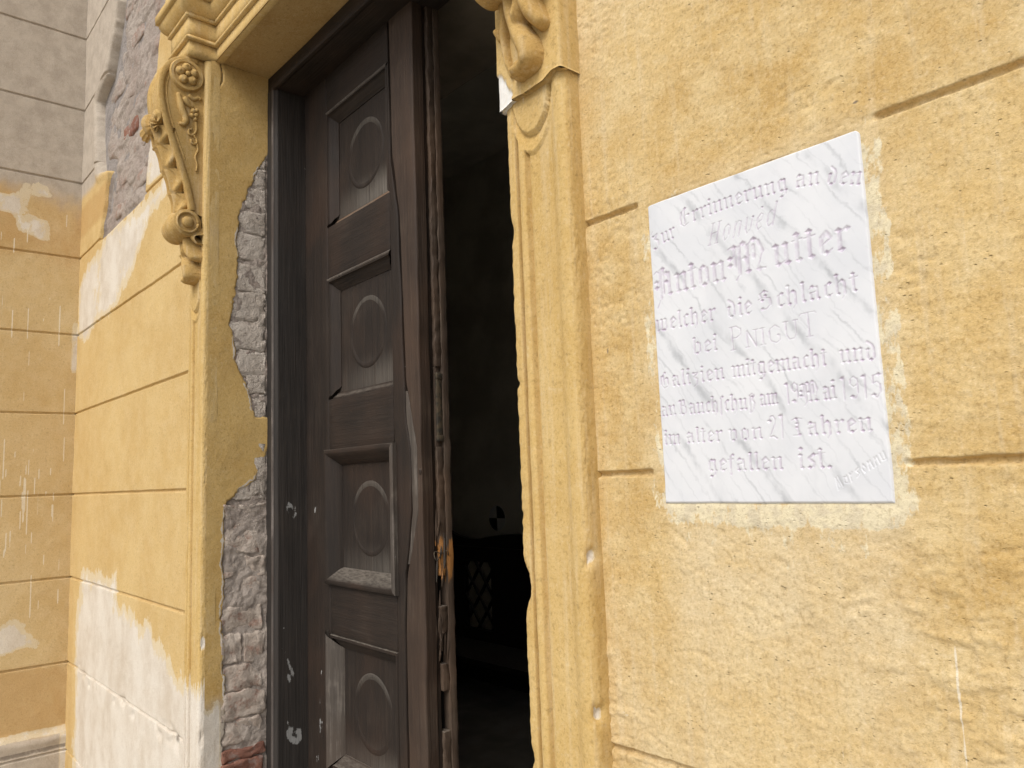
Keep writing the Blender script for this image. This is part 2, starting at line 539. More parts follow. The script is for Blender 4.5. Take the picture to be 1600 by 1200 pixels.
def wall_right(x, z):
    gd = grooves(z)
    gd = gd + 0.0022 * fbm(x * 40, z * 9, 3, 3) + 0.001 * fbm(x * 150, z * 150, 4, 2)
    fill = sstep(-0.722, -0.716, x) * sstep(-0.354, -0.362, x) * sstep(1.40, 1.45, z) * sstep(2.06, 2.0, z)
    gr = sstep(0.0060, 0.0018, gd) * (1 - 0.95 * fill)
    d = -0.0085 * gr
    d = d + 0.005 * fbm(x * 3, z * 3, 21, 3) + 0.0016 * fbm(x * 18, z * 28, 31, 4, 0.6)
    wx, wz = x + 0.02 * fbm(x * 8, z * 8, 5, 2), z + 0.02 * fbm(x * 8, z * 8, 6, 2)
    low = sstep(1.55, 1.36, z)
    flake = fbm(wx * 30, wz * 75, 41, 5, 0.66)                          # torn, trowelled skin
    some = sstep(0.40, 0.72, vnoise(x * 6 + 3, z * 8, 42))
    d = d + (0.0006 + 0.0015 * low) * some * (sstep(0.02, 0.10, flake) - 0.3) + 0.0024 * fbm(x * 85, z * 130, 47, 4, 0.68)
    d = d + 0.0012 * low * sstep(0.16, 0.26, fbm(wx * 55, wz * 40, 43, 4, 0.6))
    pits = sstep(0.72, 0.80, vnoise(x * 120, z * 150, 77)) * sstep(0.5, 0.66, vnoise(x * 9, z * 9, 78))
    d = d - 0.0015 * pits
    # mortar set round the plaque
    x0, x1, z0, z1 = PQ
    sd = poly_sd(x, z, [(x0, z0), (x1, z0), (x1, z1), (x0, z1)])
    out = -sd
    rstrip = sstep(x1 + 0.036, x1 + 0.018, x) * sstep(x1 - 0.01, x1, x) * sstep(1.44, 1.50, z) * sstep(1.955, 1.92, z)
    lstrip = sstep(x0 - 0.036, x0 - 0.012, x) * sstep(x0 + 0.01, x0, x) * sstep(1.46, 1.50, z) * sstep(1.95, 1.90, z)
    tstrip = sstep(z1 + 0.030, z1 + 0.008, z) * sstep(z1 - 0.01, z1, z) * sstep(x0 - 0.01, x0 + 0.02, x) * sstep(x1 + 0.02, x1, x)
    bstrip = sstep(z0 - 0.046, z0 - 0.022, z) * sstep(z0 + 0.01, z0, z) * sstep(x0 - 0.018, x0 + 0.012, x) * sstep(x1 + 0.022, x1 + 0.004, x)
    fade = 0.40 * sstep(z0 - 0.16, z0 - 0.03, z) * sstep(z0 + 0.01, z0, z) * sstep(x0 - 0.005, x0 + 0.02, x) * sstep(x1 + 0.02, x1, x)
    mort = np.maximum.reduce([0.55 * rstrip, 0.45 * lstrip, 0.34 * tstrip, 0.66 * bstrip, fade])
    d = d + 0.001 * bstrip + 0.0012 * rstrip * (fbm(x * 60, z * 25, 5, 3) + 0.5)
    d = d - 0.003 * np.exp(-(out / 0.0022) ** 2) - 0.006 * sstep(0.0, 0.004, sd)
    d = d * (1 - 0.6 * np.exp(-(out / 0.01) ** 2))
    drip = 0 * x
    for dx, za, zb, w in ((-0.333, 1.20, 1.378, 0.0016), (-0.464, 1.21, 1.33, 0.0012), (-0.80, 2.06, 2.16, 0.0010)):
        xx = x - dx - 0.012 * (z - za) - 0.002 * (vnoise(z * 30, z * 0, 5) - .5)
        drip = np.maximum(drip, np.exp(-(xx / w) ** 2) * sstep(za - 0.02, za + 0.02, z) * sstep(zb + .02, zb - .05, z) * (0.55 + 0.35 * vnoise(z * 60, x * 0, 9)))
    grey = 0.34 * sstep(1.34, 1.22, z) * sstep(-0.62, -0.42, x) + 0.12 * sstep(2.1, 2.4, z) * sstep(-0.5, -0.8, x)
    worn = 0.12 * sstep(1.5, 1.2, z) * (vnoise(x * 5, z * 5, 8)) + (0.10 + 0.25 * low) * some * sstep(0.10, 0.2, flake) + 0.20 * sstep(-0.70, -0.78, x) * sstep(2.0, 2.3, z)
    stain = 0.34 * sstep(0.45, 0.62, vnoise(x * 3 + 4, z * 4, 18)) * sstep(-0.6, -0.35, x)
    hair = 0 * x
    for (pts, wd) in (([(-0.545, 1.953), (-0.54, 1.99), (-0.548, 2.01)], .0011), ([(-0.31, 2.02), (-0.318, 2.10), (-0.312, 2.16)], .0010), ([(-0.52, 1.40), (-0.53, 1.36), (-0.528, 1.33), (-0.534, 1.30)], .0012),
                      ([(-0.80, 2.16), (-0.79, 2.26), (-0.80, 2.36)], .0010), ([(-0.30, 1.45), (-0.26, 1.46), (-0.22, 1.455)], .0014), ([(-0.70, 1.30), (-0.66, 1.305), (-0.63, 1.295)], .0014)):
        pz = np.array(pts)
        for (ax, az), (bx, bz) in zip(pz[:-1], pz[1:]):
            ex, ez = bx - ax, bz - az
            t = np.clip(((x - ax) * ex + (z - az) * ez) / (ex * ex + ez * ez), 0, 1)
            q = np.hypot(x - ax - t * ex + 0.004 * fbm(z * 60, x * 60, 4, 3), z - az - t * ez)
            hair = np.maximum(hair, np.exp(-(q / wd) ** 2))
    d = d - 0.0022 * hair
    dark_marks = 0.55 * np.exp(-((out - 0.001) / 0.0016) ** 2) * (0.5 + 0.5 * vnoise(x * 40, z * 40, 19)) + 0.45 * hair + 0.75 * np.exp(-(((x + 0.378) / 0.006) ** 2 + ((z - 1.982) / 0.0035) ** 2)) + 0.7 * np.exp(-(((x + 0.792) / 0.003) ** 2 + ((z - 1.742) / 0.008) ** 2))  # darker ring round the plaque, darker cracks and two dark spots
    wash = 0.95 * sstep(x0 - 0.03, x0 + 0.03, x) * sstep(x1 + 0.05, x1 - 0.02, x) * sstep(1.12, 1.40, z) * sstep(1.52, 1.50, z)
    wash = np.maximum(wash, 0.55 * sstep(1.42, 1.25, z) * (0.4 + 0.6 * vnoise(x * 4, z * 4, 88)))
    wash = np.maximum(wash, 0.7 * sstep(2.05, 2.35, z) * sstep(-0.55, -0.80, x))
    wash = np.maximum(wash, 0.5 * sstep(0.05, 0.0, out) * sstep(1.50, 1.56, z))
    return d, dict(mortar=mort, drip=drip, grey=grey, worn=worn, stain=stain, dark_marks=dark_marks, wash=wash)


def lines(lo, hi, fine_lo, fine_hi, step, coarse):
    a = []
    if lo < fine_lo: a += list(np.arange(lo, fine_lo, coarse))
    f0, f1 = max(lo, fine_lo), min(hi, fine_hi)
    if f1 > f0: a += list(np.linspace(f0, f1, max(2, int(round((f1 - f0) / step)) + 1))[:-1])
    if hi > fine_hi: a += list(np.arange(max(fine_hi, lo), hi, coarse))
    a = [v for v in a if v < hi - 1e-6]
    return np.array(a + [hi])


def course_zs(z0, z1, flo, fhi, step, coarse):
    near = np.array([0, .0018, .003, .0042, .0055, .007, .009])
    mid = lines(z0 + 0.012, z1 - 0.012, flo, fhi, step, coarse)
    return np.concatenate([z0 + near, mid, (z1 - near)[::-1]])


xs_r = lines(PR1 - 0.004, 1.68, -0.9, -0.16, 0.0029, 0.04)
levels = [0.0] + [c for c in CZ] + [5.58]
for k in range(len(levels) - 1):
    zs = course_zs(levels[k], levels[k + 1], 1.0, 2.8, 0.0029, 0.05)
    X, Z = np.meshgrid(xs_r, zs)
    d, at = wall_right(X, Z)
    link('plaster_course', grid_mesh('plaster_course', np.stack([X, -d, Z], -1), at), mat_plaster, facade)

# ---- left-hand wall between the corner and the door surround
BARE = [(-3.99, 2.757), (-3.90, 2.95), (-3.85, 3.07), (-4.0, 3.12), (-4.06, 3.3), (-4.076, 3.5), (-3.90, 3.56), (-3.80, 3.70), (-3.737, 3.87),
        (-3.70, 4.4), (-2.78, 4.4), (-2.95, 3.7), (-3.13, 3.34), (-3.20, 3.0), (-3.27, 2.757)]
WORN_UP = [(-4.38, 2.36), (-4.36, 2.60), (-4.2, 2.70), (-3.9, 2.752), (-2.6, 2.755), (-2.6, 2.70), (-2.95, 2.70), (-3.15, 2.64), (-3.35, 2.52),
           (-3.48, 2.43), (-3.68, 2.37), (-3.9, 2.36), (-4.2, 2.30)]
WORN_LOW = [(-4.22, 0.0), (-4.24, 0.9), (-4.12, 1.19), (-3.9, 1.20), (-3.57, 1.20), (-3.55, 1.12), (-3.37, 1.075), (-3.04, 1.06), (-2.86, 0.96),
            (-2.60, 0.93), (-2.4, 0.0)]


def wall_left(x, z):
    gd = grooves(z) + 0.0014 * fbm(x * 20, z * 9, 3, 3)
    sd = poly_sd(x, z, BARE)
    sdn = sd + 0.05 * fbm(x * 7, z * 7, 12, 4) * sstep(2.757, 2.80, z)
    bare = sstep(-0.006, 0.006, sdn)
    gr = sstep(0.0072, 0.0022, gd) * (1 - bare)
    d = -0.0085 * gr + 0.005 * fbm(x * 5, z * 5, 21, 4) + 0.002 * fbm(x * 25, z * 25, 25, 3)
    rough = 0.022 * fbm(x * 11, z * 14, 51, 5, 0.6) + 0.008 * (sstep(0.55, 0.7, vnoise(x * 9, z * 17, 52)) - .5)
    rec = -0.024 + rough
    # the coat has lifted off along its left rim: a deep open gap
    left = sstep(-3.55, -3.75, x) * sstep(3.02, 3.12, z)
    rec = rec - 0.05 * left * sstep(0.075, 0.012, sdn)
    d = d * (1 - bare) + rec * bare
    rim = np.exp(-((sdn + 0.035) / 0.03) ** 2) * left
    d = d + 0.016 * rim * (1 - bare)
    w1 = sstep(-0.14, 0.10, poly_sd(x, z, WORN_UP)) * (0.80 + 0.35 * (vnoise(x * 5, z * 1.3, 61)))
    w2 = sstep(-0.22, 0.26, poly_sd(x, z, WORN_LOW) + 0.12 * fbm(x * 9, z * 5, 68, 5, 0.6))
    w3 = 0.62 * sstep(-3.30, -3.22, x) * sstep(2.757, 2.80, z) * sstep(3.2, 3.05, z)
    crumble = sstep(0.05, 0.0, np.abs(z - 0.739 + 0.03 * vnoise(x * 6, z * 0, 4))) * sstep(0.52, 0.8, vnoise(x * 22, z * 30, 65)) * w2
    d = d - 0.008 * crumble
    worn = np.maximum.reduce([0.70 * w1, 0.98 * w2, w3])
    grey = 0.9 * sstep(3.02, 3.14, z) * sstep(-3.45, -3.6, x) + 0.18 * vnoise(x * 3, z * 2, 66) * sstep(2.3, 2.0, z) * sstep(-3.6, -4.2, x)
    stain = 0.75 * sstep(2.9, 2.8, np.abs(z - 2.95) + 2.75) * sstep(-3.8, -3.9, x) + 0.5 * sstep(-4.2, -4.3, x) * sstep(1.35, 1.1, z)
    return d, dict(bare=bare, worn=worn, grey=grey, stain=stain, dark_marks=0.50 * crumble, drip=0 * x, mortar=0 * x)


xs_l = lines(XC, -2.60, XC, -2.60, 0.0085, 0.03)
for k in range(len(levels) - 1):
    zs = course_zs(levels[k], levels[k + 1], 0.45, 4.1, 0.0078, 0.04)
    X, Z = np.meshgrid(xs_l, zs)
    d, at = wall_left(X, Z)
    link('plaster_course', grid_mesh('plaster_course', np.stack([X, -d, Z], -1), at), mat_plaster_left, facade)

# a few bricks that show through the bare masonry
for i, (bx_, bz, w, h, red) in enumerate([(-3.42, 3.28, .23, .075, 0), (-3.58, 3.175, .20, .07, 1), (-3.36, 3.42, .24, .075, 0), (-3.62, 3.37, .21, .07, 0),
                                          (-3.70, 2.98, .24, .075, 0), (-3.45, 2.89, .22, .07, 0), (-3.40, 3.06, .24, .07, 0), (-3.55, 3.60, .24, .075, 0),
                                          (-3.30, 3.70, .24, .075, 0), (-3.62, 3.80, .22, .07, 0), (-3.74, 2.84, .2, .07, 0), (-3.80, 3.46, .2, .07, 0)]):
    bm = box_bm(bx_ - w / 2, bx_ + w / 2, 0.021 + 0.005 * random.random(), 0.07, bz - h / 2, bz + h / 2, 0.012, (4, 1, 2), 0.016, 100 + i)
    link('brick', bm_mesh('brick', bm, True, 50), mat_redbrick if red else mat_dullbrick, facade)

# ---- wall above the doorway (hidden behind the mouldings, seen from aside)
for k in range(len(levels) - 1):
    a, b = max(levels[k], 3.0), levels[k + 1]
    if b <= a + 0.05: continue
    zs = course_zs(a, b, 9, 10, 0.02, 0.02)
    X, Z = np.meshgrid(np.arange(-2.60, -0.81, 0.02), zs)
    d = -0.012 * sstep(0.0085, 0.003, grooves(Z)) + 0.005 * fbm(X * 5, Z * 5, 21, 4)
    link('plaster_course', grid_mesh('plaster_course', np.stack([X, -d, Z], -1), dict(worn=0 * X)), mat_plaster_left, facade)

# ---- left reveal: plaster coat with fallen areas, rubble and bricks behind
RB = [(0.30, 2.75), (0.189, 2.721), (0.138, 2.615), (0.094, 2.503), (0.073, 2.387), (0.078, 2.277), (0.053, 2.10), (0.071, 1.974), (0.119, 1.87), (0.141, 1.785), (0.185, 1.776), (0.30, 1.77)]
RB2 = [(0.30, 1.712), (0.190, 1.71), (0.172, 1.65), (0.150, 1.59), (0.100, 1.545), (0.047, 1.506), (0.034, 1.416), (0.033, 1.278), (0.040, 1.081), (0.042, 0.889), (0.043, 0.701), (0.043, 0.3), (0.3, 0.3)]


def reveal(y, z):
    sd = np.maximum(poly_sd(y, z, RB), poly_sd(y, z, RB2)) + 0.018 * fbm(y * 22, z * 22, 14, 4) + 0.012 * fbm(y * 75, z * 75, 15, 3)
    bare = sstep(-0.003, 0.003, sd)
    lip = np.exp(-((sd + 0.0055) / 0.0035) ** 2) * sstep(0.40, 0.62, vnoise(y * 20, z * 13, 16))
    coat = 0.004 * fbm(y * 6, z * 6, 71, 4) + 0.0015 * fbm(y * 40, z * 40, 72, 3)
    d = coat * (1 - bare) + (-0.0045 + 0.020 * fbm(y * 16, z * 16, 73, 5, 0.66)) * bare
    # hairline crack from the head of the jamb
    cy = np.interp(z, [2.70, 2.75, 2.80, 2.86, 2.89, 2.92, 2.95, 2.985], [-0.005, -0.005, -0.006, -0.004, 0.004, 0.020, 0.021, 0.014])
    crack = np.exp(-((y - cy - 0.002 * fbm(z * 40, z * 0, 4, 3)) / 0.0022) ** 2) * sstep(2.69, 2.76, z)
    d = d - 0.006 * crack
    worn = 0.75 * sstep(1.0, 0.86, z + 0.05 * vnoise(y * 30, z * 6, 3)) * sstep(0.043, 0.02, y)
    worn = np.maximum(worn, 0.85 * lip)
    grey = 0.65 * sstep(1.0, 0.86, z + 0.04 * vnoise(y * 30, z * 6, 3)) + 0.22 * sstep(1.9, 1.75, z) * vnoise(y * 12, z * 4, 33)
    return d, dict(bare=bare, worn=worn, grey=grey, dark_marks=0.8 * crack, stain=0.25 * vnoise(y * 10, z * 3, 5) + 0 * y, drip=0 * y, mortar=0 * y)


ys = np.linspace(-0.018, 0.182, 62)
zs = np.concatenate([np.arange(0.0, 0.62, 0.03), np.arange(0.62, 2.9851, 0.0042)])
Yg, Zg = np.meshgrid(ys, zs)
d, at = reveal(Yg, Zg)
rev = link('reveal_plaster', grid_mesh('reveal_plaster', np.stack([PL1 + d, Yg, Zg], -1), at), mat_reveal, facade)

zj = [0.30, 0.385, 0.47, 0.555, 0.64, 0.712, 0.752, 0.832, 0.916, 1.001, 1.095, 1.181, 1.266, 1.337, 1.437, 1.503]
for i in range(len(zj) - 1):
    z0, z1 = zj[i], zj[i + 1]
    yl = 0.030 + 0.006 * random.random()
    ends = [(yl, 0.176 - 0.016 * random.random())]
    if i in (3, 9, 12): ends = [(yl, 0.100), (0.106, 0.176)]
    for (a, b) in ends:
        bm = box_bm(-2.53, PL1 + (0.005 if i in (4, 5) else -0.001 - 0.007 * random.random()), a, b, z0 + 0.003, z1 - 0.003, 0.005, (1, 11, 6), 0.017, 200 + i, 2, 14.0)
        link('brick', bm_mesh('brick', bm, True, 50), mat_redbrick if i in (4, 5) else mat_brick, rev)
# sloping mortar above the bricks, then rubble stones
stones = [(0.118, 1.552, .070, .075), (0.155, 1.62, .040, .09), (0.165, 1.675, .03, .06), (0.160, 1.815, .036, .08), (0.150, 1.895, .052, .085), (0.128, 1.965, .075, .085),
          (0.172, 1.952, .020, .045), (0.115, 2.055, .085, .105), (0.172, 2.03, .022, .04), (0.110, 2.155, .075, .10), (0.165, 2.115, .03, .07),
          (0.168, 2.19, .028, .06), (0.125, 2.255, .07, .10), (0.122, 2.355, .07, .10), (0.130, 2.45, .062, .09), (0.145, 2.535, .05, .085), (0.158, 2.61, .038, .075), (0.172, 2.675, .024, .06)]
for i, (cy, cz, hw, h) in enumerate(stones):
    bm = bmesh.new()
    bmesh.ops.create_icosphere(bm, subdivisions=4, radius=1.0)
    from mathutils import noise as mn
    off = Vector((i * 3.1, i * 1.7, 5))
    for v in bm.verts:
        p = v.co.copy()
        q = Vector([math.copysign(abs(c) ** 0.40, c) for c in p])
        r_ = 1.04 + 0.22 * mn.noise(p * 1.6 + off) + 0.20 * mn.noise(p * 3.7 + off) + 0.10 * mn.noise(p * 9 + off)
        v.co = Vector((-2.499 + q.x * 0.0235 * (0.6 + 0.4 * r_), cy + q.y * hw * 0.90 * r_, cz + q.z * h * 0.54 * r_))
        v.co.y = min(v.co.y, 0.174)
    link('rubble_stone', bm_mesh('rubble_stone', bm, True), mat_rubble, rev)

# soffit and right reveal, inner reveals behind the door
X, Y = np.meshgrid(np.linspace(PL1 - 0.01, PR0 + 0.01, 120), np.linspace(-0.004, 0.19, 20))
Zs = HEAD - 0.004 * fbm(X * 4, Y * 6, 5, 3)
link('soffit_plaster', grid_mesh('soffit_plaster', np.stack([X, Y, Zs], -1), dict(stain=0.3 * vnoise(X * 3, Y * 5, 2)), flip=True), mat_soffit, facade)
box('inner_soffit', -2.515, -0.960, 0.19, 0.759, 2.986, 2.991, simple('dark_soffit', (0.22, 0.19, 0.15), 0.2, 4), facade)  # inner soffit in a darker brown-grey than the room walls
Y, Z = np.meshgrid(np.linspace(-0.01, 0.77, 60), np.linspace(0, HEAD, 200))
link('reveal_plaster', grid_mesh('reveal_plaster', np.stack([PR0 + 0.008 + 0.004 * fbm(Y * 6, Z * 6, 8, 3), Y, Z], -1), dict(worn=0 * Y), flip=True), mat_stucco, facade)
box('inner_reveal', -2.514, -2.474, 0.37, 0.758, 0.02, 2.985, mat_room, facade)

# ---- side wall on the far left, square to the facade
side = empty('side_wall', (XC, 0, 0))
tag(side, 'grey and ochre stained wall at far left standing square to the facade', 'wall')


def to_side(me_name, P, at, flip):
    P = P.copy()
    P[..., 0] -= XC
    return grid_mesh(me_name, P, at, flip=flip)


streaks = []
for i in range(110):
    yy = -0.03 - 0.36 * random.random() ** 0.8
    zz = random.choice([1.0, 1.25, 1.35, 1.4, 1.5, 1.55, 1.65, 1.7, 1.8, 2.0, 2.2, 2.5, 2.9]) + random.uniform(-.1, .1)
    streaks.append((yy, zz, random.uniform(0.012, 0.09) * (2.4 if random.random() < .25 else 1), random.uniform(0.0012, 0.0034)))


def wall_side(y, z):
    gd = grooves(z) + 0.0015 * fbm(y * 30, z * 9, 3, 3)
    d = -0.0085 * sstep(0.0072, 0.0022, gd) + 0.006 * fbm(y * 4, z * 4, 22, 4) + 0.002 * fbm(y * 25, z * 25, 26, 3)
    base = sstep(0.46, 0.40, z + 0.02 * vnoise(y * 12, z * 0, 2))
    d = d + 0.022 * base - 0.006 * sstep(0.40, 0.36, z) * sstep(0.33, 0.36, z)
    n = vnoise(y * 7, z * 5, 81)
    grey = 0.80 * sstep(2.92, 3.26, z + 0.10 * fbm(y * 6, z * 6, 89, 4)) + 0.30 * sstep(2.3, 2.9, z) * vnoise(y * 6, z * 4, 86) + 0.22 * sstep(2.8, 1.8, z) * n * 1.1 + 0.75 * base
    stain = 0.52 * sstep(2.60, 2.80, z) * sstep(3.20, 3.10, z) + 0.30 * vnoise(y * 5, z * 3, 82) + 0.55 * sstep(0.80, 0.70, z)
    worn = 0.62 * sstep(0.35, 0.65, vnoise(y * 8, z * 9, 83)) * sstep(2.50, 2.75, z) * sstep(3.22, 3.08, z) * sstep(-0.05, -0.2, y)
    worn = np.maximum(worn, 0.80 * sstep(0.02, -0.30, y + 0.25 * fbm(y * 9, z * 14, 87, 4)) * sstep(0.755, 0.86, z + 0.08 * fbm(y * 12, z * 5, 88, 4)) * sstep(1.10, 0.90, z + 0.05 * n))
    worn = np.maximum(worn, 0.62 * sstep(-0.045, -0.015, y) * sstep(0.35, 0.55, vnoise(y * 3, z * 4, 84)) * sstep(2.6, 2.4, z))
    worn = np.maximum(worn, 0.55 * sstep(0.47, 0.44, z) * sstep(0.40, 0.42, z))
    drip = 0 * y
    for (yy, zz, L, w) in streaks:
        m = (np.abs(y - yy) < 0.02) & (z < zz + 0.02) & (z > zz - L - 0.05)
        if m.any():
            drip[m] = np.maximum(drip[m], np.exp(-((y[m] - yy) / w) ** 2) * sstep(zz - L - 0.02, zz - L + 0.01, z[m]) * sstep(zz + 0.01, zz - 0.005, z[m]) * 0.8)
    dark_marks = 0.55 * sstep(0.375, 0.362, z) * sstep(0.335, 0.35, z) + 0.4 * np.exp(-((y + 0.158) / 0.004) ** 2) * sstep(1.5, 1.6, z) * sstep(1.85, 1.75, z)  # darker band in the base groove and one darker upright line
    return d, dict(grey=grey, stain=stain, worn=worn, drip=drip, dark_marks=dark_marks, bare=0 * y, mortar=0 * y)


ys = np.concatenate([np.arange(-1.5, -0.5, 0.04), np.arange(-0.5, 0.0251, 0.0055)])
for k in range(len(levels) - 1):
    zs = course_zs(levels[k], levels[k + 1], 0.25, 4.15, 0.0062, 0.05)
    Y, Z = np.meshgrid(ys, zs)
    d, at = wall_side(Y, Z)
    o = link('plaster_course', to_side('plaster_course', np.stack([XC + d, Y, Z], -1), at, False), mat_side, side)
box('masonry_core', -0.6, -0.02, -1.5, 0.3, 0.0, 5.58, mat_core, side)


# ================================================================ PILASTERS
PROF = [(0, .02), (0, -.012), (0, -.022), (.0015, -.028), (.005, -.032), (.009, -.0332), (.014, -.0332), (.019, -.0332), (.0235, -.0328), (.0255, -.0215), (.028, -.0205), (.0300, -.0290),
        (.0335, -.0335), (.038, -.0345), (.042, -.0342), (.0465, -.032), (.0490, -.0235), (.051, -.0215), (.054, -.0262), (.060, -.028), (.068, -.028), (.077, -.028),
        (.086, -.028), (.095, -.028), (.103, -.0282), (.110, -.0288), (.116, -.0305), (.121, -.033), (.127, -.0348), (.133, -.0352), (.139, -.035), (.144, -.0338), (.148, -.031),
        (.1508, -.0265), (.152, -.020), (.152, -.012), (.152, -.004), (.152, .012)]


def pilaster(x0, label, chips, right):
    root = empty('pilaster', (x0, 0, 0))
    tag(root, label, 'pilaster', 'stucco pilasters flanking the doorway')
    prof = np.array(PROF)
    # denser profile
    s = np.linspace(0, len(prof) - 1, 110)
    px = np.interp(s, np.arange(len(prof)), prof[:, 0])
    py = np.interp(s, np.arange(len(prof)), prof[:, 1])
    zs = np.concatenate([np.arange(0.36, 0.65, 0.02), np.arange(0.65, 2.30, 0.0035), np.arange(2.30, 2.981, 0.02)])
    Xp = np.broadcast_to(px, (len(zs), len(px))).copy()
    Yp = np.broadcast_to(py, (len(zs), len(px))).copy()
    Z = np.broadcast_to(zs[:, None], Xp.shape).copy()
    inner = (Xp > 0.022) & (Xp < 0.119) & (Yp < -0.02)
    # tongue and hollow crescent at the top of the sunk panel
    ex, ez = 0.068, 2.215
    r1 = np.hypot((Xp - ex) / 0.045, (Z - ez) / 0.080)
    r2 = np.hypot((Xp - ex) / 0.052, (Z - ez) / 0.108)
    above = Z > ez
    plate = inner & ((r1 < 1) | (above & (np.abs(Xp - ex) < 0.046)))
    Yp[plate] = -0.0345
    cres = inner & ~plate & (r2 < 1)
    t = np.clip((r1 - 1) / 0.25, 0, 1)
    Yp[cres] = -0.0245 - 0.006 * t[cres]
    lip = inner & ~plate & (r2 >= 1) & (r2 < 1.05)
    Yp[lip] = -0.0325
    nrm = np.stack([np.gradient(py), -np.gradient(px)], -1)
    nrm = nrm / (np.linalg.norm(nrm, axis=1, keepdims=True) + 1e-9)
    S = np.broadcast_to(s, Xp.shape)
    n = 0.0012 * fbm(S * 0.12, Z * 5, 91 + right, 3) + 0.0011 * fbm(S * 1.1, Z * 45, 95, 3)
    worn = 0.10 + 0 * Z
    chipmask = 0 * Z
    for (cz, cs, dz, ds, depth) in chips:
        m = np.exp(-np.abs((Z - cz + 0.010 * fbm(S * 0.9, Z * 60, 7, 3)) / dz) ** 2.4 - np.abs((S - cs + 1.2 * fbm(Z * 90, S * 0.5, 17, 3)) / ds) ** 2.4)
        n = n - depth * m
        chipmask = np.maximum(chipmask, m)
    edge_l = np.exp(-((S - 3) / 3.0) ** 2)
    n = n - 0.0045 * edge_l * sstep(0.70, 0.92, vnoise(Z * 41, Z * 0, 44)) * sstep(0.45, 0.7, vnoise(Z * 7, Z * 0, 45)) - 0.0022 * edge_l * vnoise(Z * 120, Z * 0, 48)
    edge_r = np.exp(-((S - 33) / 2.2) ** 2)
    n = n - 0.0018 * edge_r * vnoise(Z * 160, S * 3, 46)
    # dirty brown grooves, then hairline cracks
    crk = 0.75 * (np.exp(-((S - 9.5) / 0.55) ** 2) + np.exp(-((S - 17.0) / 0.5) ** 2)) * (0.55 + 0.45 * vnoise(S * 2, Z * 14, 30)) * (Z < 2.12)
    for (za, zb, sa, sb) in ((1.245, 1.223, 13, 26), (1.185, 1.175, 27, 34)):
        zc = np.interp(S, [sa, sb], [za, zb]) + 0.004 * fbm(S * 0.8, S * 0, 4, 3)
        crk = np.maximum(crk, np.exp(-((Z - zc) / 0.0012) ** 2) * (S > sa) * (S < sb))
    n = n - 0.0015 * crk
    P = np.stack([Xp + nrm[None, :, 0] * n, Yp + nrm[None, :, 1] * n, Z], -1)
    if not right:
        worn = 0.95 * sstep(1.05, 0.80, Z + 0.05 * vnoise(S * 2, Z * 8, 6)) + 0.25 * sstep(1.5, 1.0, Z)
        grey = 0.30 * sstep(33.2, 34.2, S)
    else:
        worn = 0.12 + 0.26 * np.exp(-((S - 17.5) / 1.2) ** 2) + 0.22 * edge_r * vnoise(S * 3, Z * 25, 9)
        grey = 0.30 * sstep(33.2, 34.2, S) * (0.6 + 0.4 * vnoise(S, Z * 10, 3))
    worn = np.maximum(worn, 0.9 * chipmask)
    me = grid_mesh('shaft', P, dict(worn=worn, grey=grey, dark_marks=0.5 * crk, stain=0.0 * Z, bare=0 * Z, drip=0 * Z, mortar=0 * Z))
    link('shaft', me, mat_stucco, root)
    bm = box_bm(-0.012, 0.162, -0.055, 0.012, 0.0, 0.36, 0.006, (0, 0, 3), 0.004, 5)
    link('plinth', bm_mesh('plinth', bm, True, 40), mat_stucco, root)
    return root


pilaster(PL0, 'left yellow stucco pilaster, paint worn to white near its foot, beside the bare bricks', [(1.08, 33, 0.022, 2.2, 0.007), (0.80, 33, 0.020, 2.2, 0.006)], 0)
pilaster(PR0, 'right yellow stucco pilaster with chipped edges between dark opening and marble plaque',
         [(1.372, 3.2, 0.026, 3.0, 0.020), (1.425, 33.3, 0.011, 1.8, 0.008), (1.195, 33.3, 0.012, 1.8, 0.009), (1.71, 3, 0.005, 2, 0.006), (1.10, 3, 0.012, 2.4, 0.008), (0.99, 3, 0.02, 2.4, 0.006)], 1)


# ================================================================ SCROLL CONSOLES
def leaf_sheet(path, halfw, lobes, thick, ns=21, nt=60, cup=0.012, tipcurl=0.0):
    """acanthus-like leaf: path of (y,z) points, width lobed; x centred at 0"""
    c = spline(path, nt)
    tan = np.gradient(c, axis=0)
    tan /= np.linalg.norm(tan, axis=1, keepdims=True)
    nor = np.stack([-tan[:, 1], tan[:, 0]], -1)
    t = np.linspace(0, 1, nt)
    w = halfw(t) * np.where(t < 0.30, 0.86 + 0.14 * np.abs(np.sin(math.pi * 14 * t)), 0.66 + 0.34 * np.abs(np.sin(math.pi * lobes * t)) ** 0.6)
    s = np.linspace(-1, 1, ns)
    S, T = np.meshgrid(s, t)
    lob = np.abs(np.sin(math.pi * lobes * T + 0.5 * np.abs(S)))
    root_ = sstep(0.16, 0.40, T)
    h = cup * (0.8 * np.exp(-(S / 0.16) ** 2) + (0.25 + 1.25 * root_ * lob ** 1.5) * (np.abs(S) ** 2.0)
               - 0.30 * np.exp(-((np.abs(S) - 0.34) / 0.12) ** 2) + 0.22 * np.sin(S * 13) * lob * np.abs(S) * root_)
    X = S * w[:, None]
    Y = c[:, 0][:, None] + nor[:, 0][:, None] * h
    Z = c[:, 1][:, None] + nor[:, 1][:, None] * h - 0.016 * np.abs(S) * (1 - 0.5 * T)
    f = np.stack([X, Y, Z], -1)
    b = f.copy()
    b[..., 1] -= nor[:, 0][:, None] * thick
    b[..., 2] -= nor[:, 1][:, None] * thick
    # front + back closed round the rim
    loop = np.concatenate([f, b[:, ::-1], f[:, :1]], axis=1)
    return loop


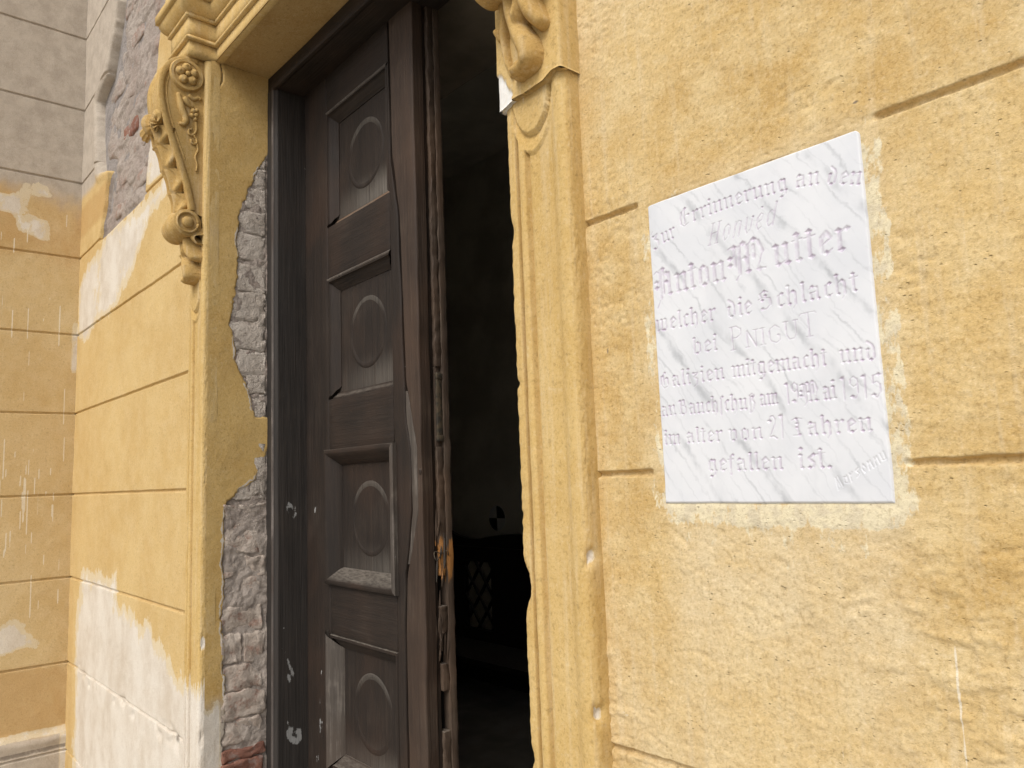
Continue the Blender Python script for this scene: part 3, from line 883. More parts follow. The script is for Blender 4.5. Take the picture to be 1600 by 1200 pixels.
OUTLINE = [(-.034, 2.981), (-.075, 2.983), (-.112, 2.975), (-.145, 2.953), (-.168, 2.918), (-.180, 2.872), (-.180, 2.822), (-.170, 2.765), (-.153, 2.708), (-.132, 2.650),
           (-.112, 2.592), (-.094, 2.535), (-.082, 2.485), (-.078, 2.455)]
VC, VR = (-.084, 2.410), 0.044
CW = 0.118


def console(x0, label):
    root = empty('scroll_console', (x0, 0, 0))
    tag(root, label, 'console bracket', 'scroll consoles above the pilasters')
    front = spline(OUTLINE, 70)
    xs = np.linspace(0, CW, 41)
    tan = np.gradient(front, axis=0)
    tan /= np.linalg.norm(tan, axis=1, keepdims=True)
    nor = np.stack([-tan[:, 1], tan[:, 0]], -1)
    if nor[30, 0] > 0: nor = -nor
    u = xs / CW
    flute = 0.0 - 0.008 * np.exp(-((u - 0.27) / 0.07) ** 4) - 0.008 * np.exp(-((u - 0.73) / 0.07) ** 4) + 0.004 * np.exp(-((u - 0.5) / 0.12) ** 2) - 0.004 * (np.abs(u - 0.5) > 0.485)
    Pn = np.zeros((70, 41, 3))
    Pn[..., 0] = xs
    Pn[..., 1] = front[:, 0][:, None] + nor[:, 0][:, None] * flute + 0.003 * fbm(front[:, 1][:, None] * 20 + 0 * xs, xs[None] * 30 + 0 * front[:, 1][:, None], 3, 3)
    Pn[..., 2] = front[:, 1][:, None] + nor[:, 1][:, None] * flute
    sheet = grid_mesh('scroll_front', Pn, flip=True)
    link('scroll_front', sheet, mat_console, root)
    # the two cheeks
    for sx in (0.0, CW):
        sg = 1 if sx > 0 else -1
        bm = bmesh.new()
        pts = [(p[0], p[1]) for p in front] + [(-.034, 2.44)]
        base = sx - sg * 0.006
        vs = [bm.verts.new((base, p[0], p[1])) for p in pts]
        bm.faces.new(vs)
        bmesh.ops.triangulate(bm, faces=bm.faces)
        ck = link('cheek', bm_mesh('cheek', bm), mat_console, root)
        # raised border band along the scroll and a thin second fillet inside it
        for (o0, o1, h) in ((0.0, 0.019, 0.006), (0.026, 0.031, 0.002)):
            n = 66
            rows = []
            for j, (of, hh) in enumerate([(o0, -0.006), (o0, h - 0.0015), (o0 + 0.0015, h), (o1 - 0.0015, h), (o1, h - 0.0015), (o1, -0.004)]):
                rows.append(np.stack([np.full(70, base + sg * (hh + 0.0)), front[:, 0] - nor[:, 0] * of, front[:, 1] - nor[:, 1] * of], -1))
            P = np.stack(rows, 0)[:, 3:(70 if o0 == 0 else 52)]
            P[..., 1] = np.minimum(P[..., 1], -0.034)
            link('border_band', grid_mesh('border_band', P, flip=(sg < 0)), mat_console, ck)
        # eye of the upper volute with its rosette
        bm = bmesh.new()
        prof = [(0.0, 0.008), (0.040, 0.008), (0.043, 0.012), (0.052, 0.012), (0.055, 0.007), (0.056, -0.002)]
        seg = 40
        rings = []
        for (r, h) in prof[1:]:
            rings.append([bm.verts.new((base + sg * h, -0.092 + r * math.cos(2 * math.pi * k / seg), 2.914 + r * math.sin(2 * math.pi * k / seg))) for k in range(seg)])
        bm.faces.new(rings[0])
        for i in range(len(rings) - 1):
            for k in range(seg):
                bm.faces.new((rings[i][k], rings[i][(k + 1) % seg], rings[i + 1][(k + 1) % seg], rings[i + 1][k]))
        link('volute_eye', bm_mesh('volute_eye', bm, True, 35), mat_console, ck)
        bm = bmesh.new()
        for k in range(5):
            a = 2 * math.pi * k / 5 + 0.4
            ball_bm(bm, (base + sg * 0.012, -0.092 + 0.023 * math.cos(a), 2.914 + 0.023 * math.sin(a)), 0.0155, 2, (0.8, 1, 1))
            ball_bm(bm, (base + sg * 0.021, -0.092 + 0.026 * math.cos(a + .1), 2.914 + 0.026 * math.sin(a + .1)), 0.0075, 1, (0.6, 1, 1))
        ball_bm(bm, (base + sg * 0.018, -0.092, 2.914), 0.009, 2)
        link('rosette', bm_mesh('rosette', bm, True), mat_console, ck)
        # leaf, berries and tendril down the cheek
        bm = bmesh.new()
        bx = base + sg * 0.002
        tube_bm(bm, [(bx, *p) for p in spline([(-.118, 2.845), (-.112, 2.82), (-.104, 2.79), (-.092, 2.762), (-.098, 2.742), (-.112, 2.744)], 16)], list(np.interp(np.linspace(0, 1, 16), [0, .3, .7, 1], [.006, .0125, .011, .005])), 8)
        tube_bm(bm, [(bx, *p) for p in spline([(-.085, 2.848), (-.068, 2.838), (-.052, 2.848), (-.045, 2.842)], 10)], .0065, 8)
        tube_bm(bm, [(bx, *p) for p in spline([(-.10, 2.835), (-.085, 2.815), (-.068, 2.808)], 8)], [.008, .010, .010, .009, .008, .007, .006, .005], 8)
        for (cy, cz, r) in ((-.070, 2.795, .0085), (-.060, 2.783, .0085), (-.074, 2.778, .0085), (-.058, 2.800, .007), (-.063, 2.768, .007)):
            ball_bm(bm, (bx + sg * .003, cy, cz), r, 2)
        tube_bm(bm, [(bx, *p) for p in spline([(-.060, 2.762), (-.058, 2.735), (-.066, 2.715), (-.080, 2.712), (-.082, 2.728), (-.070, 2.732)], 18)], .0045, 6)
        tube_bm(bm, [(bx, *p) for p in spline([(-.066, 2.712), (-.056, 2.700), (-.058, 2.686), (-.072, 2.684), (-.074, 2.696)], 14)], .0040, 6)
        tube_bm(bm, [(bx, *p) for p in spline([(-.056, 2.690), (-.052, 2.665), (-.060, 2.640), (-.054, 2.615), (-.056, 2.59)], 14)], .0032, 6)
        link('cheek_relief', bm_mesh('cheek_relief', bm, True), mat_console, ck)
    # lower volute: drum with swollen middle, rings and end buttons
    bm = bmesh.new()
    seg = 36
    rings = []
    for (xx, r) in [(-.004, .012), (-.004, .040), (-.001, .044), (.016, .044), (.022, .041), (.035, .046), (.059, .052), (.083, .046), (.096, .041), (.102, .044), (.119, .044), (.122, .040), (.122, .012)]:
        rings.append([bm.verts.new((xx, VC[0] + r * math.cos(2 * math.pi * k / seg), VC[1] + r * math.sin(2 * math.pi * k / seg))) for k in range(seg)])
    for i in range(len(rings) - 1):
        for k in range(seg):
            bm.faces.new((rings[i][k], rings[i][(k + 1) % seg], rings[i + 1][(k + 1) % seg], rings[i + 1][k]))
    bm.faces.new(rings[0]); bm.faces.new(rings[-1])
    vol = link('lower_volute', bm_mesh('lower_volute', bm, True, 50), mat_console, root)
    for sx in (-.005, .123):
        bm = bmesh.new()
        ball_bm(bm, (sx, VC[0], VC[1]), 0.019, 3, (0.55, 1, 1))
        link('volute_button', bm_mesh('volute_button', bm, True), mat_console, vol)
        bm = bmesh.new()
        sg = 1 if sx > 0 else -1
        tube_bm(bm, [(sx, VC[0] + 0.033 * math.cos(a), VC[1] + 0.033 * math.sin(a)) for a in np.linspace(0, 2 * math.pi, 30)], .0045, 6)
        link('volute_ring', bm_mesh('volute_ring', bm, True), mat_console, vol)
    # acanthus leaf over the front with a curled tip
    loop = leaf_sheet([(-.176, 2.716), (-.188, 2.720), (-.195, 2.735), (-.187, 2.752), (-.172, 2.746), (-.158, 2.712), (-.141, 2.665), (-.124, 2.612), (-.106, 2.557), (-.092, 2.502), (-.086, 2.455)],
                      lambda t: 0.058 * np.clip(0.90 + 1.2 * t, 0, 1) * np.clip(1.18 - 0.42 * t, 0, 1), 7, 0.022, ns=33, nt=120, cup=0.024)
    loop[..., 0] += CW / 2
    link('acanthus_leaf', grid_mesh('acanthus_leaf', loop, flip=False), mat_console, root)
    # hanging leaf below the volute: swelling lobes on the backing block
    xs2 = np.linspace(-0.004, CW + 0.006, 64)
    zs2 = np.linspace(2.212, 2.40, 92)
    X, Z = np.meshgrid(xs2, zs2)
    H = np.zeros_like(X)

    def lobe(pts, rad, hgt):
        nonlocal H
        c = spline(pts, 40)
        for q, tt in zip(c, np.linspace(0, 1, 40)):
            r = np.interp(tt, np.linspace(0, 1, len(rad)), rad)
            hh = np.interp(tt, np.linspace(0, 1, len(hgt)), hgt)
            k = 1 - ((X - q[0]) ** 2 + (Z - q[1]) ** 2) / r ** 2
            H = np.maximum(H, hh * np.clip(k, 0, 1) ** 0.38)

    lobe([(.046, 2.41), (.046, 2.36), (.056, 2.31), (.076, 2.27), (.080, 2.245), (.060, 2.236)], [.020, .018, .016, .020, .018, .013], [.035, .034, .032, .036, .034, .026])
    lobe([(.060, 2.240), (.050, 2.234), (.040, 2.236)], [.014, .012, .010], [.028, .030, .018])
    lobe([(.070, 2.41), (.080, 2.36), (.096, 2.318), (.106, 2.300)], [.018, .019, .016, .013], [.034, .036, .036, .026])
    lobe([(.072, 2.345), (.066, 2.322), (.064, 2.308)], [.009, .010, .007], [.036, .038, .030])
    lobe([(.024, 2.41), (.016, 2.35), (.010, 2.31), (.014, 2.275), (.022, 2.245)], [.012, .010, .008, .007, .006], [.024, .020, .016, .014, .010])
    lobe([(.000, 2.33), (.002, 2.318)], [.008, .007], [.022, .016])
    lobe([(.100, 2.40), (.114, 2.365), (.118, 2.35)], [.014, .012, .008], [.026, .024, .014])
    H = H + 0.003 * fbm(X * 60, Z * 60, 6, 3) * (H > 0.003)
    P = np.stack([X, -0.043 - 1.2 * H, Z], -1)
    cell = (H[:-1, :-1] > 1e-3) | (H[1:, 1:] > 1e-3) | (H[1:, :-1] > 1e-3) | (H[:-1, 1:] > 1e-3)
    P[..., 1] = np.where(H > 1e-3, P[..., 1], -0.028)
    link('hanging_leaf', grid_mesh('hanging_leaf', P, keep=cell), mat_console, root)
    return root


con_l = console(PL0 + 0.019, 'left scroll console with rosette and curled leaf under the cornice end')
con_r = console(PR0 + 0.021, 'right scroll console at top edge, only its hanging leaf and lower curl showing')


def backing(x0, parent, chip, ov=1.0):
    """block behind the hanging leaf, its lower edge overhanging the pilaster; the right one has a white broken corner"""
    xs = np.concatenate([[-0.004, -0.004, -0.002], np.linspace(0.0, 0.153, 60), [0.155, 0.157, 0.157]])
    ys0 = np.concatenate([[0.0, -0.040, -0.045], np.full(60, -0.0465), [-0.045, -0.040, 0.0]])
    zs = np.concatenate([[0, 0], np.linspace(0, 0.77, 200)])
    X = np.broadcast_to(xs, (len(zs), len(xs))).copy()
    Y = np.broadcast_to(ys0, X.shape).copy()
    bottom = 2.206 + 0.010 * fbm(xs * 22, xs * 0, 3, 3) + 0.010 * sstep(0.11, 0.14, xs) - (0.006 * sstep(0.03, 0.0, xs))
    Z = bottom[None] + zs[:, None] * (2.982 - bottom[None]) / 0.77
    Y[0] = -0.028
    Y += 0.003 * fbm(X * 20, Z * 20, 9, 3) * (Y < -0.03)
    sd = poly_sd(X, Z, [(-.01, 2.15), (.030, 2.15), (.034, 2.222), (.027, 2.232), (.020, 2.246), (.012, 2.256), (.002, 2.262), (-.01, 2.258)])
    cm = sstep(-0.002, 0.001, sd + 0.022 * fbm(X * 70, Z * 70, 4, 4, 0.6)) * (0.82 + 0.18 * vnoise(X * 300, Z * 200, 6)) if chip else 0 * X
    Y = Y + 0.005 * cm * (Y < -0.03)
    if ov < 1:
        X = 0.002 + (X + 0.004) * 0.90
        Y = np.where(Y < -0.03, Y + 0.0075, Y)
        Z = Z + 0.0
    P = np.stack([X + x0 - parent.location.x, Y, Z], -1)
    link('backing_block', grid_mesh('backing_block', P, dict(chip=cm, worn=0.35 * sstep(.145, .15, X) * vnoise(X * 10, Z * 40, 3))), mat_block, parent)


def block_mat():
    base = plaster_mat('stucco_block', (0.61, 0.428, 0.172), (0.535, 0.355, 0.126), (0.655, 0.487, 0.235), use=('streak', 'worn'), relief=0.6)
    nt = base.node_tree
    bs = [n for n in nt.nodes if n.type == 'BSDF_PRINCIPLED'][0]
    src = bs.inputs['Base Color'].links[0].from_socket
    at = nt.nodes.new('ShaderNodeAttribute')
    at.attribute_name = 'chip'
    mx = nt.nodes.new('ShaderNodeMix')
    mx.data_type = 'RGBA'
    nt.links.new(at.outputs['Fac'], mx.inputs['Factor'])
    nt.links.new(src, mx.inputs[6])
    mx.inputs[7].default_value = (0.78, 0.78, 0.76, 1)
    nt.links.new(mx.outputs[2], bs.inputs['Base Color'])
    return base


mat_block = block_mat()
backing(PR0, con_r, True)

# ================================================================ ENTABLATURE over the door
ent = empty('door_entablature', (0, 0, 0))
tag(ent, 'ochre moulded cornice over the doorway breaking forward above each console', 'cornice')


def sweep_plan(path, prof, name, attr_worn=0.0):
    """prof: (outward, z) list; path: plan polyline, outward = to the right of travel (towards -y when going +x)"""
    path = [Vector((p[0], p[1])) for p in path]
    n = len(path)
    offs = []
    for i in range(n):
        ns = []
        if i > 0:
            e = (path[i] - path[i - 1]).normalized()
            ns.append(Vector((e.y, -e.x)))
        if i < n - 1:
            e = (path[i + 1] - path[i]).normalized()
            ns.append(Vector((e.y, -e.x)))
        if len(ns) == 2:
            m_ = (ns[0] + ns[1])
            m_ = m_ / max(0.2, m_.dot(ns[0]))
        else:
            m_ = ns[0]
        offs.append(m_)
    cols = []
    for i in range(n - 1):
        L = (path[i + 1] - path[i]).length
        k = max(2, int(L / 0.03))
        for j in range(k):
            t = j / k
            cols.append((path[i].lerp(path[i + 1], t), offs[i].lerp(offs[i + 1], t)))
    cols.append((path[-1], offs[-1]))
    P = np.zeros((len(prof), len(cols), 3))
    for a, (o, z) in enumerate(prof):
        for b, (p, of) in enumerate(cols):
            q = p + of * o
            P[a, b] = (q.x, q.y, z)
    P[..., 2] += 0.0012 * fbm(P[..., 0] * 9, P[..., 1] * 9 + 3, 5, 3)
    P[..., 1] += 0.0012 * fbm(P[..., 0] * 12, P[..., 2] * 12 + 3, 6, 3)
    me = grid_mesh(name, P, dict(worn=np.full(P.shape[:2], attr_worn)), smooth=False)
    return me


plan = [(PL0 - 0.012, 0.02), (PL0 - 0.012, -0.092), (PL1, -0.092), (PL1, 0.0), (PR0, 0.0), (PR0, -0.092), (PR1 + 0.012, -0.092), (PR1 + 0.012, 0.02)]
tiers = [('lower_fascia', [(-.02, 2.984), (0, 2.984), (0, 3.006), (0, 3.034), (-.02, 3.034)]),
         ('bead_moulding', [(-.02, 3.0335), (.0095, 3.0335), (.012, 3.037), (.012, 3.042), (.007, 3.046), (.004, 3.050), (-.02, 3.050)]),
         ('upper_fascia', [(-.02, 3.0495), (.004, 3.0495), (.005, 3.075), (.005, 3.112), (-.02, 3.112)]),
         ('fillet', [(-.02, 3.1115), (.013, 3.1115), (.014, 3.122), (-.02, 3.122)]),
         ('cyma_moulding', [(-.02, 3.1215), (.012, 3.1215), (.020, 3.128), (.030, 3.140), (.036, 3.155), (.038, 3.168), (-.02, 3.168)]),
         ('crown_slab', [(-.02, 3.1675), (.046, 3.1675), (.047, 3.196), (.040, 3.200), (-.03, 3.210)])]
for nm, pf in tiers:
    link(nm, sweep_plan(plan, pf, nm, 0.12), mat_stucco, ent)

# ================================================================ DOOR FRAME
fr = empty('door_frame', (PL1, 0.176, 0))
tag(fr, 'dark weathered wooden door frame lining the reveal, smeared with white paint', 'door frame')
FX = -2.405                                                  # inner face of the left post


def frame_post():
    ys = np.concatenate([np.linspace(0.0, 0.012, 7), np.linspace(0.0145, 0.186, 70)])
    zs = np.arange(0.02, 2.926, 0.006)
    Y, Z = np.meshgrid(ys, zs)
    w = FX - PL1
    X = w + 0.002 * fbm(Y * 20, Z * 3, 4, 3)
    X = X - 0.010 * sstep(0.012, 0.0, Y)
    sm = 0 * Y
    for (cy, cz, ry, rz, a) in ((.056, 1.468, .022, .030, .95), (.044, 0.995, .008, .05, .9), (.052, 0.93, .008, .035, .8), (.064, 0.765, .030, .035, .9), (.045, 0.80, .012, .05, .8), (.06, .60, .03, .05, .7), (.03, 1.10, .003, .006, 1)):
        r = np.hypot((Y - cy + (Z - cz) * 0.35) / ry, (Z - cz) / rz)
        ringy = np.exp(-((r - 0.55) / 0.42) ** 2) * (0.75 + 0.5 * vnoise(Y * 60, Z * 45, 12)) if ry > .02 else np.exp(-r ** 2)
        sm = np.maximum(sm, a * 0.72 * ringy)
    return grid_mesh('post', np.stack([X, Y, Z], -1), dict(smear=sm))


link('post', frame_post(), mat_wood_frame, fr)
bm = bmesh.new()
zz = np.linspace(0.02, 2.93, 60)
tube_bm(bm, [(0.048 + 0.001 * math.sin(z * 7), 0.010, z) for z in zz], 0.0125, 10)
link('edge_bead', bm_mesh('edge_bead', bm, True, 60), mat_wood_bead, fr)
box('post_back', -0.01, 0.060, 0.004, 0.186, 0.02, 2.93, mat_wood_frame, fr, 0.002)
box('head', -0.01, 1.495, 0.006, 0.186, 2.918, 2.984, mat_wood_h, fr, 0.004, (20, 0, 0), 0.004, 3)
box('head_bead', 0.05, 1.46, -0.004, 0.014, 2.916, 2.935, mat_wood_h, fr, 0.006, (20, 0, 0), 0.003, 4)
box('post', 1.435, 1.486, 0.004, 0.186, 0.02, 2.917, mat_wood_frame, fr, 0.003)

# ================================================================ DOOR LEAF
leaf = empty('door_leaf', (FX + 0.004, 0.284, 0.0), math.radians(-1.2))
tag(leaf, 'dark weathered wooden door leaf with four square panels and a broken lock edge', 'door')
T = 0.036                                                     # thickness of the framing
U1, U2, U3 = 0.168, 0.560, 0.700
PAN = [(2.785, 2.392), (2.212, 1.822), (1.648, 1.256), (1.090, 0.700), (0.530, 0.140)]
box('light_block_sheet', 0.0, 0.684, 0.040, 0.050, 0.02, 2.945, mat_gap, leaf)  # black sheet added behind the boards to block light through the gaps


def plank(name, ua, ub, v0, v1, z0, z1, mat, seed, jit=0.0028, smears=()):
    """upright board; ua, ub are numbers or functions of z"""
    fa = ua if callable(ua) else (lambda z: np.full_like(z, ua))
    fb = ub if callable(ub) else (lambda z: np.full_like(z, ub))
    zs = np.arange(z0, z1 + 0.001, 0.012)
    tt = np.concatenate([[0, 0, 0.0, 0.03, 0.08], np.linspace(0.15, 0.85, 10), [0.92, 0.97, 1.0, 1.0, 1.0]])
    vv = np.concatenate([[v1, v0 + 0.006, v0 + 0.003, v0 + 0.0006, v0], np.full(10, v0), [v0, v0 + 0.0006, v0 + 0.003, v0 + 0.006, v1]])
    A, B = fa(zs), fb(zs)
    U = A[:, None] + (B - A)[:, None] * tt[None]
    V = np.broadcast_to(vv, U.shape).copy()
    Z = np.broadcast_to(zs[:, None], U.shape).copy()
    V = V + jit * fbm(U * 22 + seed, Z * 3, seed, 3) + jit * 0.6 * fbm(U * 120 + seed, Z * 7, seed + 5, 3)
    U = U + jit * fbm(Z * 9 + seed, V * 20, seed + 9, 3) * (np.abs(tt - 0.5) > 0.49)[None]
    sm = 0 * U
    for (cu, cz, ru, rz) in smears:
        sm = np.maximum(sm, 0.85 * np.exp(-((U - cu) / ru) ** 2 - ((Z - cz) / rz) ** 2))
    return link(name, grid_mesh(name, np.stack([U, V, Z], -1), dict(smear=sm)), mat, leaf)


plank('hinge_stile', 0.0, U1 - 0.001, 0.0, T, 0.02, 2.945, mat_wood_v, 3, smears=((.063, 1.468, .004, .011), (.10, .967, .008, .012), (.088, .872, .007, .018), (.095, .80, .012, .03), (.07, .70, .012, .02)))
cz_ = [0.0, 1.15, 1.299, 1.40, 1.469, 1.639, 1.75, 1.836, 2.036, 2.318, 2.50, 3.0]
cu_ = [.600, .600, .612, .650, .672, .672, .645, .622, .616, .604, .572, .566]


def crack_u(z): return np.interp(z, cz_, cu_) + 0.004 * fbm(z * 14, z * 0, 8, 3)


plank('lock_stile', U2 + 0.001, lambda z: crack_u(z) - 0.004 - 0.026 * sstep(1.25, 1.5, z) * sstep(1.85, 1.7, z), 0.0, T, 0.02, 2.945, mat_wood_v, 5, 0.004)
plank('split_sliver', lambda z: crack_u(z) - 0.028 * sstep(1.25, 1.5, z) * sstep(1.85, 1.7, z), lambda z: crack_u(z) + 0.0005, 0.003, T, 1.33, 1.80, mat_wood_grey, 8, 0.004)
plank('lock_board', lambda z: crack_u(z) + 0.003, U3 - 0.006, 0.001, T, 0.02, 2.945, mat_wood_brown, 6, 0.004)

rail_z = [(2.787, 2.945), (2.214, 2.390), (1.650, 1.820), (1.092, 1.254), (0.532, 0.698), (0.02, 0.138)]
for i, (a, b) in enumerate(rail_z):
    box('rail', U1, U2, 0.0006, T, a, b, mat_wood_h, leaf, 0.002, (12, 0, 4), 0.0022, 30 + i)


def strip(name, side_, rect, prof, mat, parent, seed):
    """one mitred moulding strip of a panel; prof: (inward, proud)"""
    ua, ub, z0, z1 = rect
    n = 14
    rows = []
    for (w, h) in prof:
        t = np.linspace(0, 1, n)
        if side_ == 'top': a, b = (ua + w, z1 - w), (ub - w, z1 - w)
        elif side_ == 'bottom': a, b = (ua + w, z0 + w), (ub - w, z0 + w)
        elif side_ == 'left': a, b = (ua + w, z0 + w), (ua + w, z1 - w)
        else: a, b = (ub - w, z0 + w), (ub - w, z1 - w)
        U = a[0] + (b[0] - a[0]) * t
        Z = a[1] + (b[1] - a[1]) * t
        V = -h + 0.0022 * fbm(t * 9 + seed, t * 0 + w * 90, seed, 3)
        rows.append(np.stack([U, V, Z], -1))
    P = np.stack(rows, 0)
    return link(name, grid_mesh(name, P, flip=(side_ in ('bottom', 'right')), smooth=True), mat, parent)


def set_sharp(o, ang=35):
    o.data.set_sharp_from_angle(angle=math.radians(ang))


SUNK = [(-.001, -.004), (.002, .0015), (.009, .0018), (.011, -.004), (.016, -.008), (.026, -.013), (.034, -.022), (.040, -.025), (.040, -.032)]
PROUD = [(-.012, -.004), (-.011, .012), (-.004, .016), (.004, .014), (.012, .006), (.020, -.002), (.030, -.012), (.036, -.020), (.040, -.030)]
FLATM = [(0, -.004), (.001, -.012), (.008, -.014), (.012, -.020), (.020, -.023), (.022, -.032)]
for i, (zt, zb) in enumerate(PAN):
    rect = (U1 - 0.001, U2 + 0.001, zb - 0.001, zt + 0.001)
    # panel board with raised ring field
    us = np.linspace(rect[0] + 0.006, rect[1] - 0.006, 70)
    zs = np.linspace(rect[2] + 0.006, rect[3] - 0.006, 70)
    U, Z = np.meshgrid(us, zs)
    cu, cz = 0.5 * (rect[0] + rect[1]) + 0.012, 0.5 * (zt + zb) - 0.006
    V = 0.0275 + 0.002 * fbm(U * 10, Z * 4, 40 + i, 3)
    pale = sstep(zb + 0.13, zb + 0.035, Z) * (0.25 + 0.75 * sstep(rect[0], rect[1], U)) * (1.0 if i == 0 else 0.55)
    board = link('panel', grid_mesh('panel', np.stack([U, V, Z], -1), dict(pale=pale)), mat_wood_v, leaf)
    # ring medallion
    prof = [(.090, .0035), (.096, .0), (.101, -.0016), (.105, -.0026), (.109, -.0016), (.112, 0.0), (.115, .0035)]
    P = np.zeros((len(prof), 65, 3))
    for a, (r, h) in enumerate(prof):
        for k in range(65):
            th = 2 * math.pi * k / 64
            wear = 0.6 + 0.4 * math.sin(th * 1.0 + 2.4 + i)
            P[a, k] = (cu + r * math.cos(th), 0.0275 + h * (0.7 if h > 0 else wear), cz + r * math.sin(th))
    link('ring_medallion', grid_mesh('ring_medallion', P, dict(pale=0.42 * sstep(cz + 0.03, cz + 0.09, P[..., 2]))), mat_wood_v, board)  # upper arc coloured paler as a painted highlight
    if i < 2:
        strip('worn_lip', 'top', rect, [(-.004, -.001), (-.0035, .0022), (.0, .003), (.0045, .0026), (.006, -.001)], mat_wood_grey, leaf, 91 + i)
    for sd_ in ('top', 'bottom', 'left', 'right'):
        mt = mat_wood_h if sd_ in ('top', 'bottom') else mat_wood_v
        pf = SUNK
        if i == 0 and sd_ == 'bottom': pf, mt = FLATM, mat_wood_raw
        if i == 1 and sd_ in ('bottom', 'right'): pf = FLATM
        if i == 2:
            pf = PROUD
            if sd_ == 'right': mt = mat_wood_grey
        if i == 3:
            pf = SUNK
            if sd_ == 'left': pf, mt = PROUD, mat_wood_grey
        o = strip('moulding', sd_, rect, pf, mt, leaf, 60 + 4 * i)
        set_sharp(o, 50)

# lock edge of the leaf: rebated strips, faceplate, mortises
box('rebate_strip', 0.660, 0.689, 0.0365, 0.050, 0.02, 2.945, mat_wood_v, leaf, 0.002, (0, 0, 200), 0.003, 71, True, 26.0)
for k, (a, b) in enumerate([(0.02, 0.905), (1.005, 1.074), (1.152, 1.222), (1.300, 1.640), (1.862, 2.945)]):
    box('edge_strip', 0.640, 0.700, 0.051, 0.071, a, b, mat_wood_edge, leaf, 0.0025, (0, 0, max(3, int((b - a) * 130))), 0.0065, 75 + k, True, 34.0)
box('edge_strip', 0.640, 0.694, 0.051, 0.071, 1.640, 1.862, mat_wood_edge, leaf, 0.002, (0, 0, 8), 0.003, 81)
box('edge_strip', 0.640, 0.703, 0.0715, 0.092, 0.02, 2.945, mat_wood_edge, leaf, 0.002, (0, 0, 260), 0.0032, 82, True, 30.0)
box('mortise_back', 0.640, 0.672, 0.052, 0.071, 0.90, 1.31, mat_gap, leaf)
fp = box('lock_faceplate', 0.692, 0.7015, 0.0535, 0.069, 1.660, 1.845, mat_iron, leaf, 0.002, (0, 0, 6), 0.0012, 3)
box('plate_collar', 0.692, 0.7045, 0.052, 0.0705, 1.826, 1.842, mat_iron, fp, 0.002)
box('plate_collar', 0.692, 0.7045, 0.052, 0.0705, 1.656, 1.672, mat_iron, fp, 0.002)
# splinters round the broken lock
for k in range(34):
    z0 = 1.00 + 0.42 * random.random()
    bm = bmesh.new()
    u0 = 0.684 + 0.018 * random.random()
    v0 = 0.03 + 0.05 * random.random()
    L = 0.03 + 0.07 * random.random()
    tube_bm(bm, [(u0, v0, z0), (u0 + .003, v0 + .001, z0 + L * .5), (u0 + .004 * random.random(), v0 + .003, z0 + L)], [.0014, .0032, .0006], 5)
    link('splinter', bm_mesh('splinter', bm), mat_wood_edge if k % 3 else mat_wood_grey, leaf)
bm = bmesh.new()
tube_bm(bm, [(0.704 + 0.004 * math.sin(a * 3), 0.052 + 0.022 * math.cos(a), 1.352 + 0.012 * math.sin(2 * a)) for a in np.linspace(0, 4.6, 26)], 0.0012, 5)
link('wire', bm_mesh('wire', bm, True), mat_iron, leaf)
# the knot in the board
bm = bmesh.new()
ball_bm(bm, (0.688, 0.002, 1.575), 0.008, 2, (0.8, 0.25, 1.1))
link('knot', bm_mesh('knot', bm, True), mat_wood_v, leaf)

# ================================================================ MARBLE PLAQUE
# inscription: broad-nib letters, each stroke a polyline in units of the x-height
def mi(x, top=1.0, bot=0.0): return [('s', [(x, top - .08), (x, bot + .08)]), ('d', (x - .03, top - .04)), ('d', (x + .05, bot + .05))]


def st(*p): return [('s', list(p))]


def th(*p): return [('t', list(p))]


def di(x, y): return [('d', (x, y))]


G = {}
G['i'] = (.42, mi(.2) + di(.22, 1.42))
G['n'] = (.86, mi(.2) + mi(.62) + th((.24, .86), (.58, 1.0)))
G['u'] = (.86, mi(.2) + mi(.62) + th((.25, .02), (.6, .16)))
G['m'] = (1.28, mi(.2) + mi(.62) + mi(1.04) + th((.24, .86), (.58, 1.0)) + th((.66, .86), (1.0, 1.0)))
G['r'] = (.66, mi(.2) + di(.5, .97) + th((.24, .82), (.46, 1.0)))
G['e'] = (.70, st((.18, .8), (.18, .14)) + di(.36, .05) + th((.36, .02), (.6, .18)) + st((.22, .84), (.38, 1.02), (.56, .74)) + th((.56, .7), (.2, .44)))
G['a'] = (.84, st((.56, .9), (.58, .1)) + di(.63, .05) + di(.3, .99) + th((.14, .84), (.3, 1.0), (.56, .9)) + st((.2, .5), (.2, .14)) + th((.2, .52), (.56, .62)) + di(.26, .05))
G['o'] = (.82, st((.2, .82), (.2, .16)) + st((.6, .84), (.6, .18)) + di(.38, .98) + di(.42, .03) + th((.2, .84), (.4, 1.0)) + th((.4, .0), (.6, .18)))
G['d'] = (.84, st((.2, .8), (.2, .16)) + st((.6, .84), (.6, .18)) + st((.6, .86), (.5, 1.16), (.2, 1.42)) + di(.4, .03) + di(.22, .82))
G['g'] = (.84, st((.2, .84), (.2, .2)) + mi(.6, 1.0, .0) + di(.38, .98) + di(.36, .06) + st((.62, .1), (.58, -.28)) + th((.58, -.28), (.36, -.48)) + di(.32, -.46))
G['h'] = (.84, st((.2, 1.42), (.2, .08)) + di(.2, 1.44) + di(.25, .05) + st((.6, .86), (.6, .0)) + th((.6, .0), (.46, -.34)) + di(.48, .98) + th((.24, .84), (.5, 1.0)))
G['l'] = (.42, st((.2, 1.42), (.2, .1)) + di(.2, 1.44) + di(.26, .05))
G['b'] = (.82, st((.2, 1.42), (.2, .1)) + di(.2, 1.44) + st((.6, .84), (.6, .2)) + di(.44, .98) + di(.38, .03) + th((.2, .06), (.4, .0), (.6, .2)))
